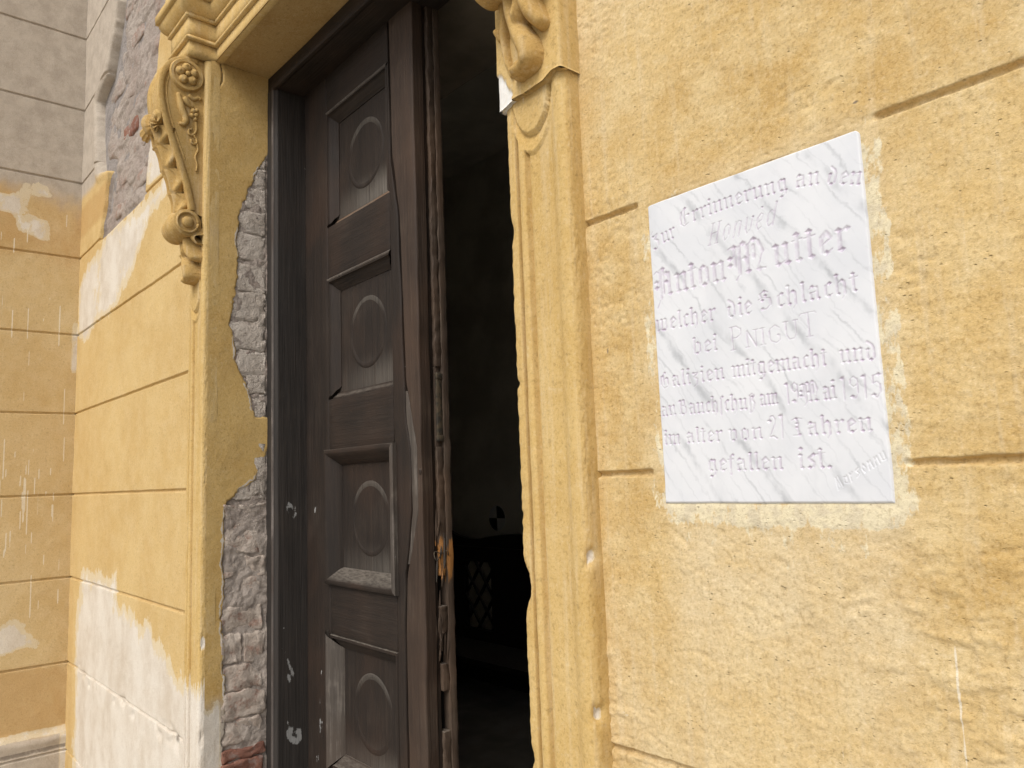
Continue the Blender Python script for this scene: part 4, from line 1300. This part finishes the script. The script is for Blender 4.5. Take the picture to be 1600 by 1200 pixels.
G['t'] = (.52, st((.22, 1.26), (.22, .1)) + di(.22, 1.28) + di(.28, .05) + th((.02, .98), (.46, 1.04)))
G['c'] = (.60, st((.2, .82), (.2, .14)) + di(.42, .97) + th((.2, .84), (.42, 1.0)) + di(.34, .05) + th((.34, .02), (.54, .16)))
G['S_long'] = (.46, st((.2, 1.2), (.2, -.3)) + di(.36, 1.36) + th((.2, 1.2), (.36, 1.4)))
G['f'] = (.52, st((.2, 1.2), (.2, -.3)) + di(.38, 1.36) + th((.2, 1.2), (.38, 1.4)) + th((.02, .96), (.44, 1.0)))
G['v'] = (.82, st((.2, 1.0), (.2, .18)) + st((.6, .86), (.6, .2)) + di(.18, 1.0) + di(.48, .98) + di(.4, .02) + th((.24, .84), (.48, 1.0)))
G['w'] = (1.20, mi(.2) + mi(.58) + st((.96, .86), (.96, .2)) + di(.86, .98) + di(.8, .03) + th((.25, .03), (.55, .16)))
G['z'] = (.70, di(.2, .95) + th((.16, .98), (.54, .96)) + st((.54, .96), (.26, .56)) + st((.26, .56), (.52, .34), (.46, -.1)) + th((.46, -.1), (.2, -.34)))
G['s'] = (.60, st((.42, .92), (.2, .72)) + st((.2, .7), (.46, .4), (.44, .14)) + di(.22, .06) + di(.46, .96) + th((.22, .04), (.44, .14)))
G['B_ss'] = (.74, st((.2, 1.2), (.2, -.3)) + th((.2, 1.2), (.4, 1.42), (.58, 1.2)) + st((.58, 1.2), (.4, .84)) + st((.4, .84), (.6, .5), (.52, .0)) + th((.52, 0), (.36, -.3)) + di(.42, 1.1))
G['.'] = (.3, di(.14, .06))
G[' '] = (.45, [])
# capitals
G['Z'] = (.92, th((.0, 1.32), (.22, 1.62)) + di(.16, 1.08) + th((.12, 1.08), (.62, 1.22)) + st((.6, 1.2), (.3, .72)) + st((.3, .72), (.62, .5), (.56, .0)) + th((.56, 0), (.34, -.3), (.1, -.26)) + di(.16, -.2))
G['E'] = (1.12, st((.3, 1.3), (.18, .8), (.22, .2)) + th((.22, .2), (.46, -.1), (.86, .06)) + th((.3, 1.3), (.58, 1.62)) + di(.62, 1.58) + st((.52, 1.44), (.52, .12)) + th((.52, .86), (.92, .92)) + di(.86, .88))
G['A'] = (1.22, th((-.04, 1.3), (.14, 1.44), (.3, 1.3)) + st((.36, 1.42), (.36, -.1)) + th((.36, -.1), (.1, -.62)) + st((.52, 1.42), (.52, .1)) + di(.52, 1.5) + st((.9, 1.2), (.9, .14)) + di(.94, .05) + th((.56, 1.3), (.9, 1.22)) + th((.52, .72), (.9, .78)) + di(.72, .74) + di(.74, 1.22) + di(.1, .82) + di(.1, .5) + th((.1, .8), (.36, .9)) + th((.1, .48), (.36, .56)))
G['M'] = (2.02, th((.0, 1.42), (.3, 1.56)) + di(.28, 1.46) + st((.3, 1.46), (.3, .5)) + di(.08, .92) + di(.08, .56) + th((.08, .92), (.3, 1.0)) + st((.52, 1.4), (.52, .0)) + th((.52, .02), (.34, -.26)) + di(.72, 1.56) + th((.5, 1.36), (.72, 1.62), (.9, 1.38)) + st((.9, 1.38), (.9, .2)) + di(.92, .08) + di(1.22, 1.62) + th((.92, 1.4), (1.2, 1.66), (1.46, 1.5)) + st((1.44, 1.46), (1.6, .94)) + th((1.6, .94), (1.36, .14)) + di(1.44, .08) + th((1.36, .1), (1.7, .06)) + di(.78, .78) + th((.66, .76), (1.0, .86)) + st((1.2, 1.3), (1.2, .72)))
G['S'] = (1.12, di(.5, 1.46) + th((.24, 1.3), (.5, 1.5), (.74, 1.34)) + st((.24, 1.26), (.28, .98)) + di(.56, 1.1) + th((.1, .86), (.36, .98), (.84, .84)) + di(.36, .76) + st((.82, .82), (.86, .34)) + th((.86, .34), (.6, .06), (.24, .0)) + di(.34, .1))
G['G'] = (1.0, st((.16, 1.1), (.14, .4)) + th((.14, .4), (.4, -.08), (.72, .1)) + st((.36, 1.2), (.4, .3)) + di(.3, 1.12) + di(.5, 1.44) + th((.32, 1.2), (.5, 1.46)) + st((.72, .84), (.76, .2)) + di(.64, .88) + th((.42, .76), (.64, .9)))
G['B'] = (1.06, th((.06, 1.3), (.34, 1.42)) + st((.3, 1.4), (.3, .1)) + di(.2, 1.36) + st((.62, 1.3), (.66, .94)) + th((.3, 1.36), (.56, 1.46), (.64, 1.3)) + th((.66, .94), (.32, .84)) + st((.78, .72), (.78, .16)) + th((.5, .88), (.78, .72)) + di(.48, .05) + th((.1, .08), (.48, .0), (.78, .16)) + di(.56, 1.4))
G['J'] = (.86, th((.02, 1.3), (.3, 1.48), (.66, 1.36)) + di(.3, 1.40) + st((.36, 1.22), (.4, .3)) + di(.34, 1.0) + di(.32, .7) + th((.4, .3), (.34, .04), (.06, .06)) + di(.46, .1))
G['1'] = (.56, st((.3, 1.62), (.3, .04)) + di(.2, 1.52))
G['9'] = (.84, th((.62, 1.36), (.4, 1.58), (.18, 1.4), (.16, 1.06), (.38, .86), (.62, 1.02)) + st((.64, 1.4), (.64, .44)) + st((.18, 1.36), (.16, 1.1)) + th((.64, .44), (.5, .08), (.24, .12)) + di(.28, .2))
G['5'] = (.84, th((.22, 1.5), (.66, 1.58)) + di(.6, 1.56) + st((.24, 1.48), (.22, 1.0)) + th((.22, 1.0), (.5, 1.08), (.68, .84)) + st((.68, .86), (.68, .36)) + th((.68, .36), (.46, .02), (.2, .1)) + di(.26, .2))
G['2'] = (.92, di(.2, 1.2) + th((.16, 1.2), (.28, 1.52), (.5, 1.54), (.66, 1.3)) + st((.66, 1.32), (.62, 1.0)) + th((.62, 1.0), (.2, .14), (.22, .1)) + st((.22, .12), (.5, .16), (.78, .0)))
# roman capitals and italic
G['rP'] = (.94, st((.22, 1.4), (.22, .0)) + th((.1, 1.42), (.5, 1.44), (.74, 1.2), (.7, .86), (.44, .72), (.26, .74)) + st((.74, 1.24), (.72, .9)) + th((.08, .0), (.38, .02)))
G['rN'] = (.86, st((.16, .98), (.16, .02)) + st((.18, 1.0), (.64, .02)) + th((.66, 1.0), (.66, .02)) + th((.52, 1.0), (.8, 1.0)) + th((.04, .02), (.28, .02)))
G['rI'] = (.40, st((.2, 1.0), (.2, .0)) + th((.06, 1.0), (.34, 1.0)) + th((.06, .0), (.34, .0)))
G['rG'] = (.90, th((.74, .84), (.5, 1.04), (.22, .86), (.16, .5), (.24, .14), (.52, -.02), (.76, .14)) + st((.17, .72), (.18, .32)) + st((.72, .42), (.72, .12)) + di(.64, .44))
G['rU'] = (.90, st((.18, 1.1), (.18, .36)) + th((.18, .36), (.34, .04), (.6, .06), (.72, .36)) + th((.72, .36), (.72, 1.1)) + th((.04, 1.1), (.32, 1.1)) + th((.6, 1.1), (.84, 1.1)))
G['rT'] = (.96, st((.48, 1.36), (.48, .0)) + th((.06, 1.28), (.12, 1.38), (.84, 1.38), (.9, 1.28)) + th((.32, .0), (.66, .0)))


def ital(adv, strokes, k=0.30):
    return (adv, [(t, [(x + k * y, y) for (x, y) in p]) if t != 'd' else (t, (p[0] + k * p[1], p[1])) for (t, p) in strokes])


G['iH'] = ital(1.0, st((.12, 1.36), (.12, .0)) + st((.62, 1.36), (.62, .0)) + th((.12, .7), (.62, .74)) + th((.0, 1.38), (.24, 1.38)) + th((.5, 1.38), (.76, 1.38)) + th((.0, .0), (.24, .0)) + th((.5, .0), (.76, .0)))
G['io'] = ital(.78, th((.5, .84), (.34, 1.0), (.14, .84), (.1, .36), (.26, .0), (.46, .14), (.52, .6), (.5, .84)) + st((.12, .72), (.11, .3)) + st((.51, .72), (.49, .3)))
G['in'] = ital(.82, st((.14, .96), (.14, .0)) + th((.14, .7), (.34, 1.0), (.5, .9)) + st((.52, .9), (.5, .0)))
G['iv'] = ital(.80, st((.12, 1.0), (.14, .3)) + th((.14, .3), (.28, .0), (.48, .2), (.54, .9)) + di(.54, .96))
G['ie'] = ital(.74, th((.12, .44), (.46, .6), (.48, .86), (.32, 1.0), (.14, .8), (.1, .34), (.26, .02), (.48, .14)) + st((.12, .76), (.12, .3)) + di(.3, 1.36))
G['id'] = ital(.82, th((.46, .84), (.3, 1.0), (.12, .8), (.1, .3), (.24, .02), (.42, .16)) + st((.12, .7), (.12, .3)) + st((.54, 1.36), (.52, .04)) + di(.54, 1.4))
for ch, src in (('sM', [(.1, .0), (.2, .9), (.3, .2), (.42, .9), (.54, .0)]), ('sa', [(.4, .5), (.2, .6), (.12, .2), (.34, .06), (.44, .6), (.46, .0)]), ('sr', [(.12, .0), (.16, .6), (.2, .4), (.4, .6)]),
                ('ss', [(.38, .6), (.16, .5), (.36, .2), (.1, .04)]), ('so', [(.3, .62), (.12, .36), (.24, .0), (.42, .3), (.3, .62)]), ('sn', [(.1, .0), (.14, .6), (.16, .4), (.36, .6), (.42, .0)]),
                ('su', [(.1, .6), (.14, .08), (.34, .04), (.42, .6), (.44, .0)])):
    G[ch] = ital(.56 if ch != 'sM' else .66, [('t', src)], .25)

X0, X1, Z0, Z1 = -0.6905, -0.3725, 1.5055, 1.9445
KP = 0.8955 / 0.886
RES = 0.00078
NX, NZ = int((X1 - X0) / RES) + 1, int((Z1 - Z0) / RES) + 1
gx = np.linspace(X0, X1, NX)
gz = np.linspace(Z0, Z1, NZ)
CUT = np.zeros((NZ, NX), np.float32)                         # 0 surface .. 1 deepest
PAINT = np.zeros((NZ, NX), np.float32)


def carve_segment(p, q, w0, depth, paint):
    lo_x, hi_x = min(p[0], q[0]) - w0 * 1.6, max(p[0], q[0]) + w0 * 1.6
    lo_z, hi_z = min(p[1], q[1]) - w0 * 1.6, max(p[1], q[1]) + w0 * 1.6
    i0, i1 = np.searchsorted(gx, lo_x), np.searchsorted(gx, hi_x)
    j0, j1 = np.searchsorted(gz, lo_z), np.searchsorted(gz, hi_z)
    if i1 <= i0 or j1 <= j0: return
    X, Z = np.meshgrid(gx[i0:i1], gz[j0:j1])
    ex, ez = q[0] - p[0], q[1] - p[1]
    t = np.clip(((X - p[0]) * ex + (Z - p[1]) * ez) / (ex * ex + ez * ez + 1e-12), 0, 1)
    dd = np.hypot(X - p[0] - t * ex, Z - p[1] - t * ez)
    prof = np.clip((w0 - dd) / (w0 * 0.75), 0, 1) * depth
    CUT[j0:j1, i0:i1] = np.maximum(CUT[j0:j1, i0:i1], prof)
    PAINT[j0:j1, i0:i1] = np.maximum(PAINT[j0:j1, i0:i1], np.clip((w0 * 1.05 - dd) / (w0 * 0.35), 0, 1) * paint)


def carve_diamond(c, r, depth, paint):
    i0, i1 = np.searchsorted(gx, c[0] - r * 2), np.searchsorted(gx, c[0] + r * 2)
    j0, j1 = np.searchsorted(gz, c[1] - r * 2), np.searchsorted(gz, c[1] + r * 2)
    if i1 <= i0 or j1 <= j0: return
    X, Z = np.meshgrid(gx[i0:i1], gz[j0:j1])
    dd = np.abs(X - c[0]) / 1.35 + np.abs(Z - c[1])
    prof = np.clip((r - dd) / (r * 0.8), 0, 1) * depth
    CUT[j0:j1, i0:i1] = np.maximum(CUT[j0:j1, i0:i1], prof)
    PAINT[j0:j1, i0:i1] = np.maximum(PAINT[j0:j1, i0:i1], np.clip((r * 1.05 - dd) / (r * 0.3), 0, 1) * paint)


def write(glyphs, pa, pb, xh, stem=0.130, hair=0.055, dia=0.17, depth=1.0, paint=1.0, arc=0.0):
    """set glyphs from point pa to pb (baseline), x-height xh in metres; advances are stretched to fit"""
    tot = sum(G[g_][0] for g_ in glyphs)
    ax, az = pa
    L = math.hypot(pb[0] - ax, pb[1] - az)
    sx = L / tot
    c, s = (pb[0] - ax) / L, (pb[1] - az) / L
    u = 0.0
    for g_ in glyphs:
        adv, strokes = G[g_]

        def tr(p):
            lx, lz = (u + p[0]) * sx, p[1] * xh
            uu = lx / L
            lz += arc * 4 * uu * (1 - uu)
            return (ax + lx * c - lz * s, az + lx * s + lz * c)
        m = min(xh, sx * 1.15)
        for (k, p) in strokes:
            dj = depth * random.uniform(0.75, 1.1)
            if k == 'd':
                carve_diamond(tr(p), dia * m, 1.7 * dj, 1.0 * paint)
            else:
                w = (stem if k == 's' else hair) * m
                for a, b in zip(p[:-1], p[1:]):
                    carve_segment(tr(a), tr(b), w, (0.8 if k == 's' else 0.7) * dj, (0.60 if k == 's' else 0.55) * paint)
        u += adv


write(list('Zur'), (-0.683, 1.878), (-0.641, 1.884), 0.0145)
write(list('Errinnerung'), (-0.636, 1.8955), (-0.466, 1.8985), 0.0150, arc=0.0035)
write(list('an'), (-0.459, 1.898), (-0.425, 1.893), 0.0150)
write(list('den'), (-0.419, 1.8905), (-0.376, 1.876), 0.0145)
write(['iH', 'io', 'in', 'iv', 'ie', 'id'], (-0.590, 1.857), (-0.486, 1.859), 0.0205, 0.075, 0.045, 0.09, 0.9)
write(list('Anton'), (-0.684, 1.803), (-0.564, 1.804), 0.0262)
write(list('Mutter'), (-0.560, 1.806), (-0.393, 1.804), 0.0262)
write(list('welcher'), (-0.688, 1.753), (-0.584, 1.752), 0.0160)
write(list('die'), (-0.569, 1.752), (-0.529, 1.751), 0.0162)
write(['S', 'c', 'h', 'l', 'a', 'c', 'h', 't'], (-0.523, 1.752), (-0.389, 1.752), 0.0165)
write(list('bei'), (-0.627, 1.711), (-0.585, 1.711), 0.0150)
write(['rP', 'rN', 'rI', 'rG', 'rU', 'rT'], (-0.568, 1.707), (-0.443, 1.708), 0.0215, 0.075, 0.04, 0.07, 0.85)
write(list('Galizien'), (-0.687, 1.670), (-0.577, 1.671), 0.0145)
write(list('mitgemacht'), (-0.568, 1.671), (-0.435, 1.670), 0.0145)
write(list('und'), (-0.421, 1.670), (-0.376, 1.669), 0.0150)
write(list('an'), (-0.688, 1.629), (-0.660, 1.630), 0.0135)
write(['B', 'a', 'u', 'c', 'h', 'S_long', 'c', 'h', 'u', 'B_ss'], (-0.657, 1.629), (-0.535, 1.627), 0.0140)
write(list('am'), (-0.530, 1.630), (-0.503, 1.630), 0.0135)
write(list('19'), (-0.494, 1.628), (-0.474, 1.628), 0.0165, 0.08)
write(list('Mai'), (-0.473, 1.628), (-0.428, 1.629), 0.0150)
write(list('1915'), (-0.424, 1.626), (-0.374, 1.625), 0.0170, 0.085)
write(list('im'), (-0.686, 1.589), (-0.656, 1.588), 0.0135)
write(list('alter'), (-0.648, 1.589), (-0.587, 1.588), 0.0138)
write(list('von'), (-0.580, 1.588), (-0.527, 1.588), 0.0138)
write(list('21'), (-0.522, 1.587), (-0.497, 1.586), 0.0185, 0.07)
write(list('Jahren'), (-0.488, 1.588), (-0.388, 1.588), 0.0150)
write(list('gefallen'), (-0.616, 1.549), (-0.502, 1.548), 0.0150)
write(['i', 's', 't', '.'], (-0.484, 1.548), (-0.440, 1.548), 0.0170)
write(['sM', 'sa', 'sr', 'ss', 'so', 'sn', 'sn', 'su'], (-0.437, 1.521), (-0.376, 1.556), 0.0150, 0.075, 0.065, 0.06, 1.1, 0.12)


def marble_mat():
    m = M('white_veined_marble', 0.34, 0.5)
    v1 = m.scaled(1, 1, 1, (0, 0, 0), (0, math.radians(36), 0))
    soft = m.noise(1.0, 4, 0.55, m.scaled(9, 9, 9))
    base = m.mix(m.ss(0.35, 0.7, soft), (0.725, 0.735, 0.755), (0.655, 0.67, 0.70))
    # long grey veins running down to the right
    warp = m.noise(9.0, 6, 0.68)
    sep = m.sepz(v1)
    across = m.math('ADD', sep[0], m.math('MULTIPLY', m.math('SUBTRACT', warp, 0.5), 0.048))
    vcol = base
    for (freq, wid, amt, seed) in ((13.0, 0.10, 0.66, 0.25), (31.0, 0.09, 0.42, 3.7), (67.0, 0.12, 0.18, 1.3)):
        ph = m.math('ADD', m.math('MULTIPLY', across, freq), seed)
        tri = m.math('ABSOLUTE', m.math('SUBTRACT', m.math('FRACT', ph), 0.5))
        line = m.ss(wid, 0.0, tri)
        brk = m.ss(0.40, 0.64, m.noise(1.0, 4, 0.6, m.scaled(16 + freq * .2, 9, 11, (seed, 2, seed * 2))))
        f = m.math('MULTIPLY', m.math('MULTIPLY', line, brk), amt)
        vcol = m.mix(f, vcol, (0.34, 0.355, 0.375))
    cloud = m.ss(0.52, 0.74, m.noise(1.0, 5, 0.6, m.scaled(14, 5, 5, (3, 1, 5), (0, math.radians(36), 0))))
    vcol = m.mix(m.math('MULTIPLY', cloud, 0.32), vcol, (0.50, 0.515, 0.54))
    p = m.math('MULTIPLY', m.attr('paint'), m.ss(0.25, 0.62, m.noise(130, 4, 0.6)))
    vcol = m.mix(m.math('MULTIPLY', p, 0.75), vcol, (0.42, 0.33, 0.45))
    n = m.bump(m.noise(25, 4), 0.0008, 0.4)
    return m.done(vcol, n)


mat_marble = marble_mat()
plq = empty('marble_plaque', ((X0 + X1) / 2, 0, Z0))
tag(plq, 'white veined marble memorial plaque with carved blackletter inscription set into the wall', 'plaque')
XX, ZZ = np.meshgrid(gx, gz)
ex_ = np.minimum(XX - X0, X1 - XX)
ez_ = np.minimum(ZZ - Z0, Z1 - ZZ)
edge = np.minimum(ex_, ez_)
rim = 0.0035 * np.clip(1 - edge / 0.0035, 0, 1) ** 2
FR = -0.0022
Yq = FR + rim + 0.0011 * CUT + 0.0004 * fbm(XX * 30, ZZ * 30, 4, 3)
# slightly uneven rim and rounded upper corners
Xq = XX + 0.0012 * fbm(ZZ * 22, XX * 0, 8, 3) * (ex_ < 0.02)
Zq = ZZ + 0.0012 * fbm(XX * 22, ZZ * 0, 9, 3) * (ez_ < 0.02)
RC = 0.010
for cx, sg in ((X0, 1), (X1, -1)):
    dx, dz = (XX - cx) * sg, Z1 - ZZ
    inc = (dx < RC) & (dz < RC)
    rr = np.hypot(RC - dx, RC - dz)
    k = np.where(inc & (rr > RC), RC / np.maximum(rr, 1e-6), 1.0)
    Xq = np.where(inc, cx + sg * (RC - (RC - dx) * k), Xq)
    Zq = np.where(inc, Z1 - (RC - (RC - dz) * k), Zq)
Xq = Xq * KP
Zq = 1.55 + (Zq - 1.55) * KP
Pq = np.stack([Xq - plq.location.x, Yq, Zq - Z0], -1)
slab = link('slab', grid_mesh('slab', Pq, dict(paint=PAINT)), mat_marble, plq)
# rim of the slab back into the wall
loop = np.concatenate([Pq[0, :], Pq[1:, -1], Pq[-1, -2::-1], Pq[-2:0:-1, 0], Pq[:1, 0]], 0)[::4]
loop = np.concatenate([loop, loop[:1]], 0)
back_ = loop.copy()
back_[:, 1] = 0.012
link('slab_edge', grid_mesh('slab_edge', np.stack([back_, loop], 0)), mat_marble, plq)

# ================================================================ INSIDE THE ROOM
tgt_white = M('target_paper').done((0.62, 0.61, 0.58))
tgt_black = M('target_ink').done((0.02, 0.02, 0.02))
tg = empty('survey_target', (-4.716, 3.046, 1.24))
tag(tg, 'round black and white quartered marker on the dim back wall', 'marker')
bm = bmesh.new()
bmesh.ops.create_circle(bm, cap_ends=True, radius=0.098, segments=48, matrix=Matrix.Rotation(math.radians(90), 4, 'X'))
e_ = bmesh.ops.extrude_face_region(bm, geom=list(bm.faces))
bmesh.ops.translate(bm, verts=[v for v in e_['geom'] if isinstance(v, bmesh.types.BMVert)], vec=(0, -0.003, 0))
link('disc', bm_mesh('disc', bm), tgt_white, tg)
for a0 in (0, 180):
    bm = bmesh.new()
    pts = [(0, 0)] + [(0.096 * math.cos(math.radians(a0 + k * 5)), 0.096 * math.sin(math.radians(a0 + k * 5))) for k in range(19)]
    fv = [bm.verts.new((p[0], -0.0045, p[1])) for p in pts]
    fb = [bm.verts.new((p[0], -0.0025, p[1])) for p in pts]
    bm.faces.new(fv)
    for k in range(len(pts)):
        bm.faces.new((fv[k], fv[(k + 1) % len(pts)], fb[(k + 1) % len(pts)], fb[k]))
    link('black_quadrant', bm_mesh('black_quadrant', bm), tgt_black, tg)

cab = empty('lattice_bench', (-4.8, 2.9, 0))
tag(cab, 'dark wooden bench with wavy back and lattice panel inside the doorway', 'bench')
mat_pew = wood_mat('pew_wood', 0, dark=(0.012, 0.009, 0.007), mid=(0.025, 0.018, 0.013), warm=(0.03, 0.02, 0.014), pale_amt=0.1)
bm = bmesh.new()
topc = [(-1.2, 1.19), (-.62, 1.20), (-.40, 1.15), (-.22, 1.10), (-.03, 1.085), (.16, 1.11), (.42, 1.135), (.8, 1.13), (1.2, 1.18)]
c = spline(topc, 60)
holes = (-0.176, 0.160, 0.40, 0.915)
fr_, bk_ = [], []
poly = [(-1.2, 0.02)] + [(p[0], p[1]) for p in c] + [(1.2, 0.02)]
for (a, b) in (((-1.2, holes[0])), ((holes[1], 1.2))):
    seg = [(a, 0.02)] + [(a, float(np.interp(a, c[:, 0], c[:, 1])))] + [(p[0], p[1]) for p in c if a < p[0] < b] + [(b, float(np.interp(b, c[:, 0], c[:, 1])))] + [(b, 0.02)]
    v1 = [bm.verts.new((p[0], 0, p[1])) for p in seg]
    v2 = [bm.verts.new((p[0], 0.04, p[1])) for p in seg]
    bm.faces.new(v1)
    bm.faces.new(v2[::-1])
    for k in range(len(seg)):
        bm.faces.new((v1[k], v2[k], v2[(k + 1) % len(seg)], v1[(k + 1) % len(seg)]))
a, b = holes[0], holes[1]
seg = [(a, holes[3])] + [(a, float(np.interp(a, c[:, 0], c[:, 1])))] + [(p[0], p[1]) for p in c if a < p[0] < b] + [(b, float(np.interp(b, c[:, 0], c[:, 1])))] + [(b, holes[3])]
v1 = [bm.verts.new((p[0], 0.0, p[1])) for p in seg]
v2 = [bm.verts.new((p[0], 0.04, p[1])) for p in seg]
bm.faces.new(v1)
for k in range(len(seg)):
    bm.faces.new((v1[k], v2[k], v2[(k + 1) % len(seg)], v1[(k + 1) % len(seg)]))
link('bench_back', bm_mesh('bench_back', bm), mat_pew, cab)
box('lower_board', holes[0], holes[1], 0.001, 0.04, 0.02, holes[2], mat_pew, cab)
box('rail', -1.2, 1.2, -0.03, -0.002, 1.0, 1.03, mat_pew, cab, 0.005)
box('seat', -1.2, 1.2, -0.42, -0.002, 0.28, 0.32, mat_pew, cab, 0.006)
box('backing', holes[0], holes[1], 0.05, 0.06, holes[2], holes[3], simple('lattice_cloth', (0.62, 0.58, 0.50), 0.1, 9), cab)
for sgn in (1, -1):
    for k in range(-3, 4):
        cx = (holes[0] + holes[1]) / 2 + k * 0.17
        cz = (holes[2] + holes[3]) / 2
        dx, dz = 0.5, 0.5 * 1.25 * sgn
        # clip the slat to the opening
        ts = []
        t0, t1 = -1.0, 1.0
        for (o, dd, lo, hi) in ((cx, dx, holes[0], holes[1]), (cz, dz, holes[2], holes[3])):
            a_, b_ = sorted(((lo - o) / dd, (hi - o) / dd))
            t0, t1 = max(t0, a_), min(t1, b_)
        if t1 - t0 < 0.05: continue
        bm = bmesh.new()
        tube_bm(bm, [(cx + dx * t0, 0.02 + 0.006 * sgn, cz + dz * t0), (cx + dx * t1, 0.02 + 0.006 * sgn, cz + dz * t1)], 0.012, 6)
        link('lattice_slat', bm_mesh('lattice_slat', bm), mat_pew, cab)

# threshold stone
st_ = box('threshold_stone', PL1 + 0.002, PR0 - 0.002, -0.25, 0.36, 0.005, 0.10, simple('threshold_stone_grey', (0.32, 0.30, 0.27), 0.15, 5), None, 0.012, (8, 2, 0), 0.006, 9)
tag(st_, 'worn grey stone threshold lying under the dark door', 'threshold')
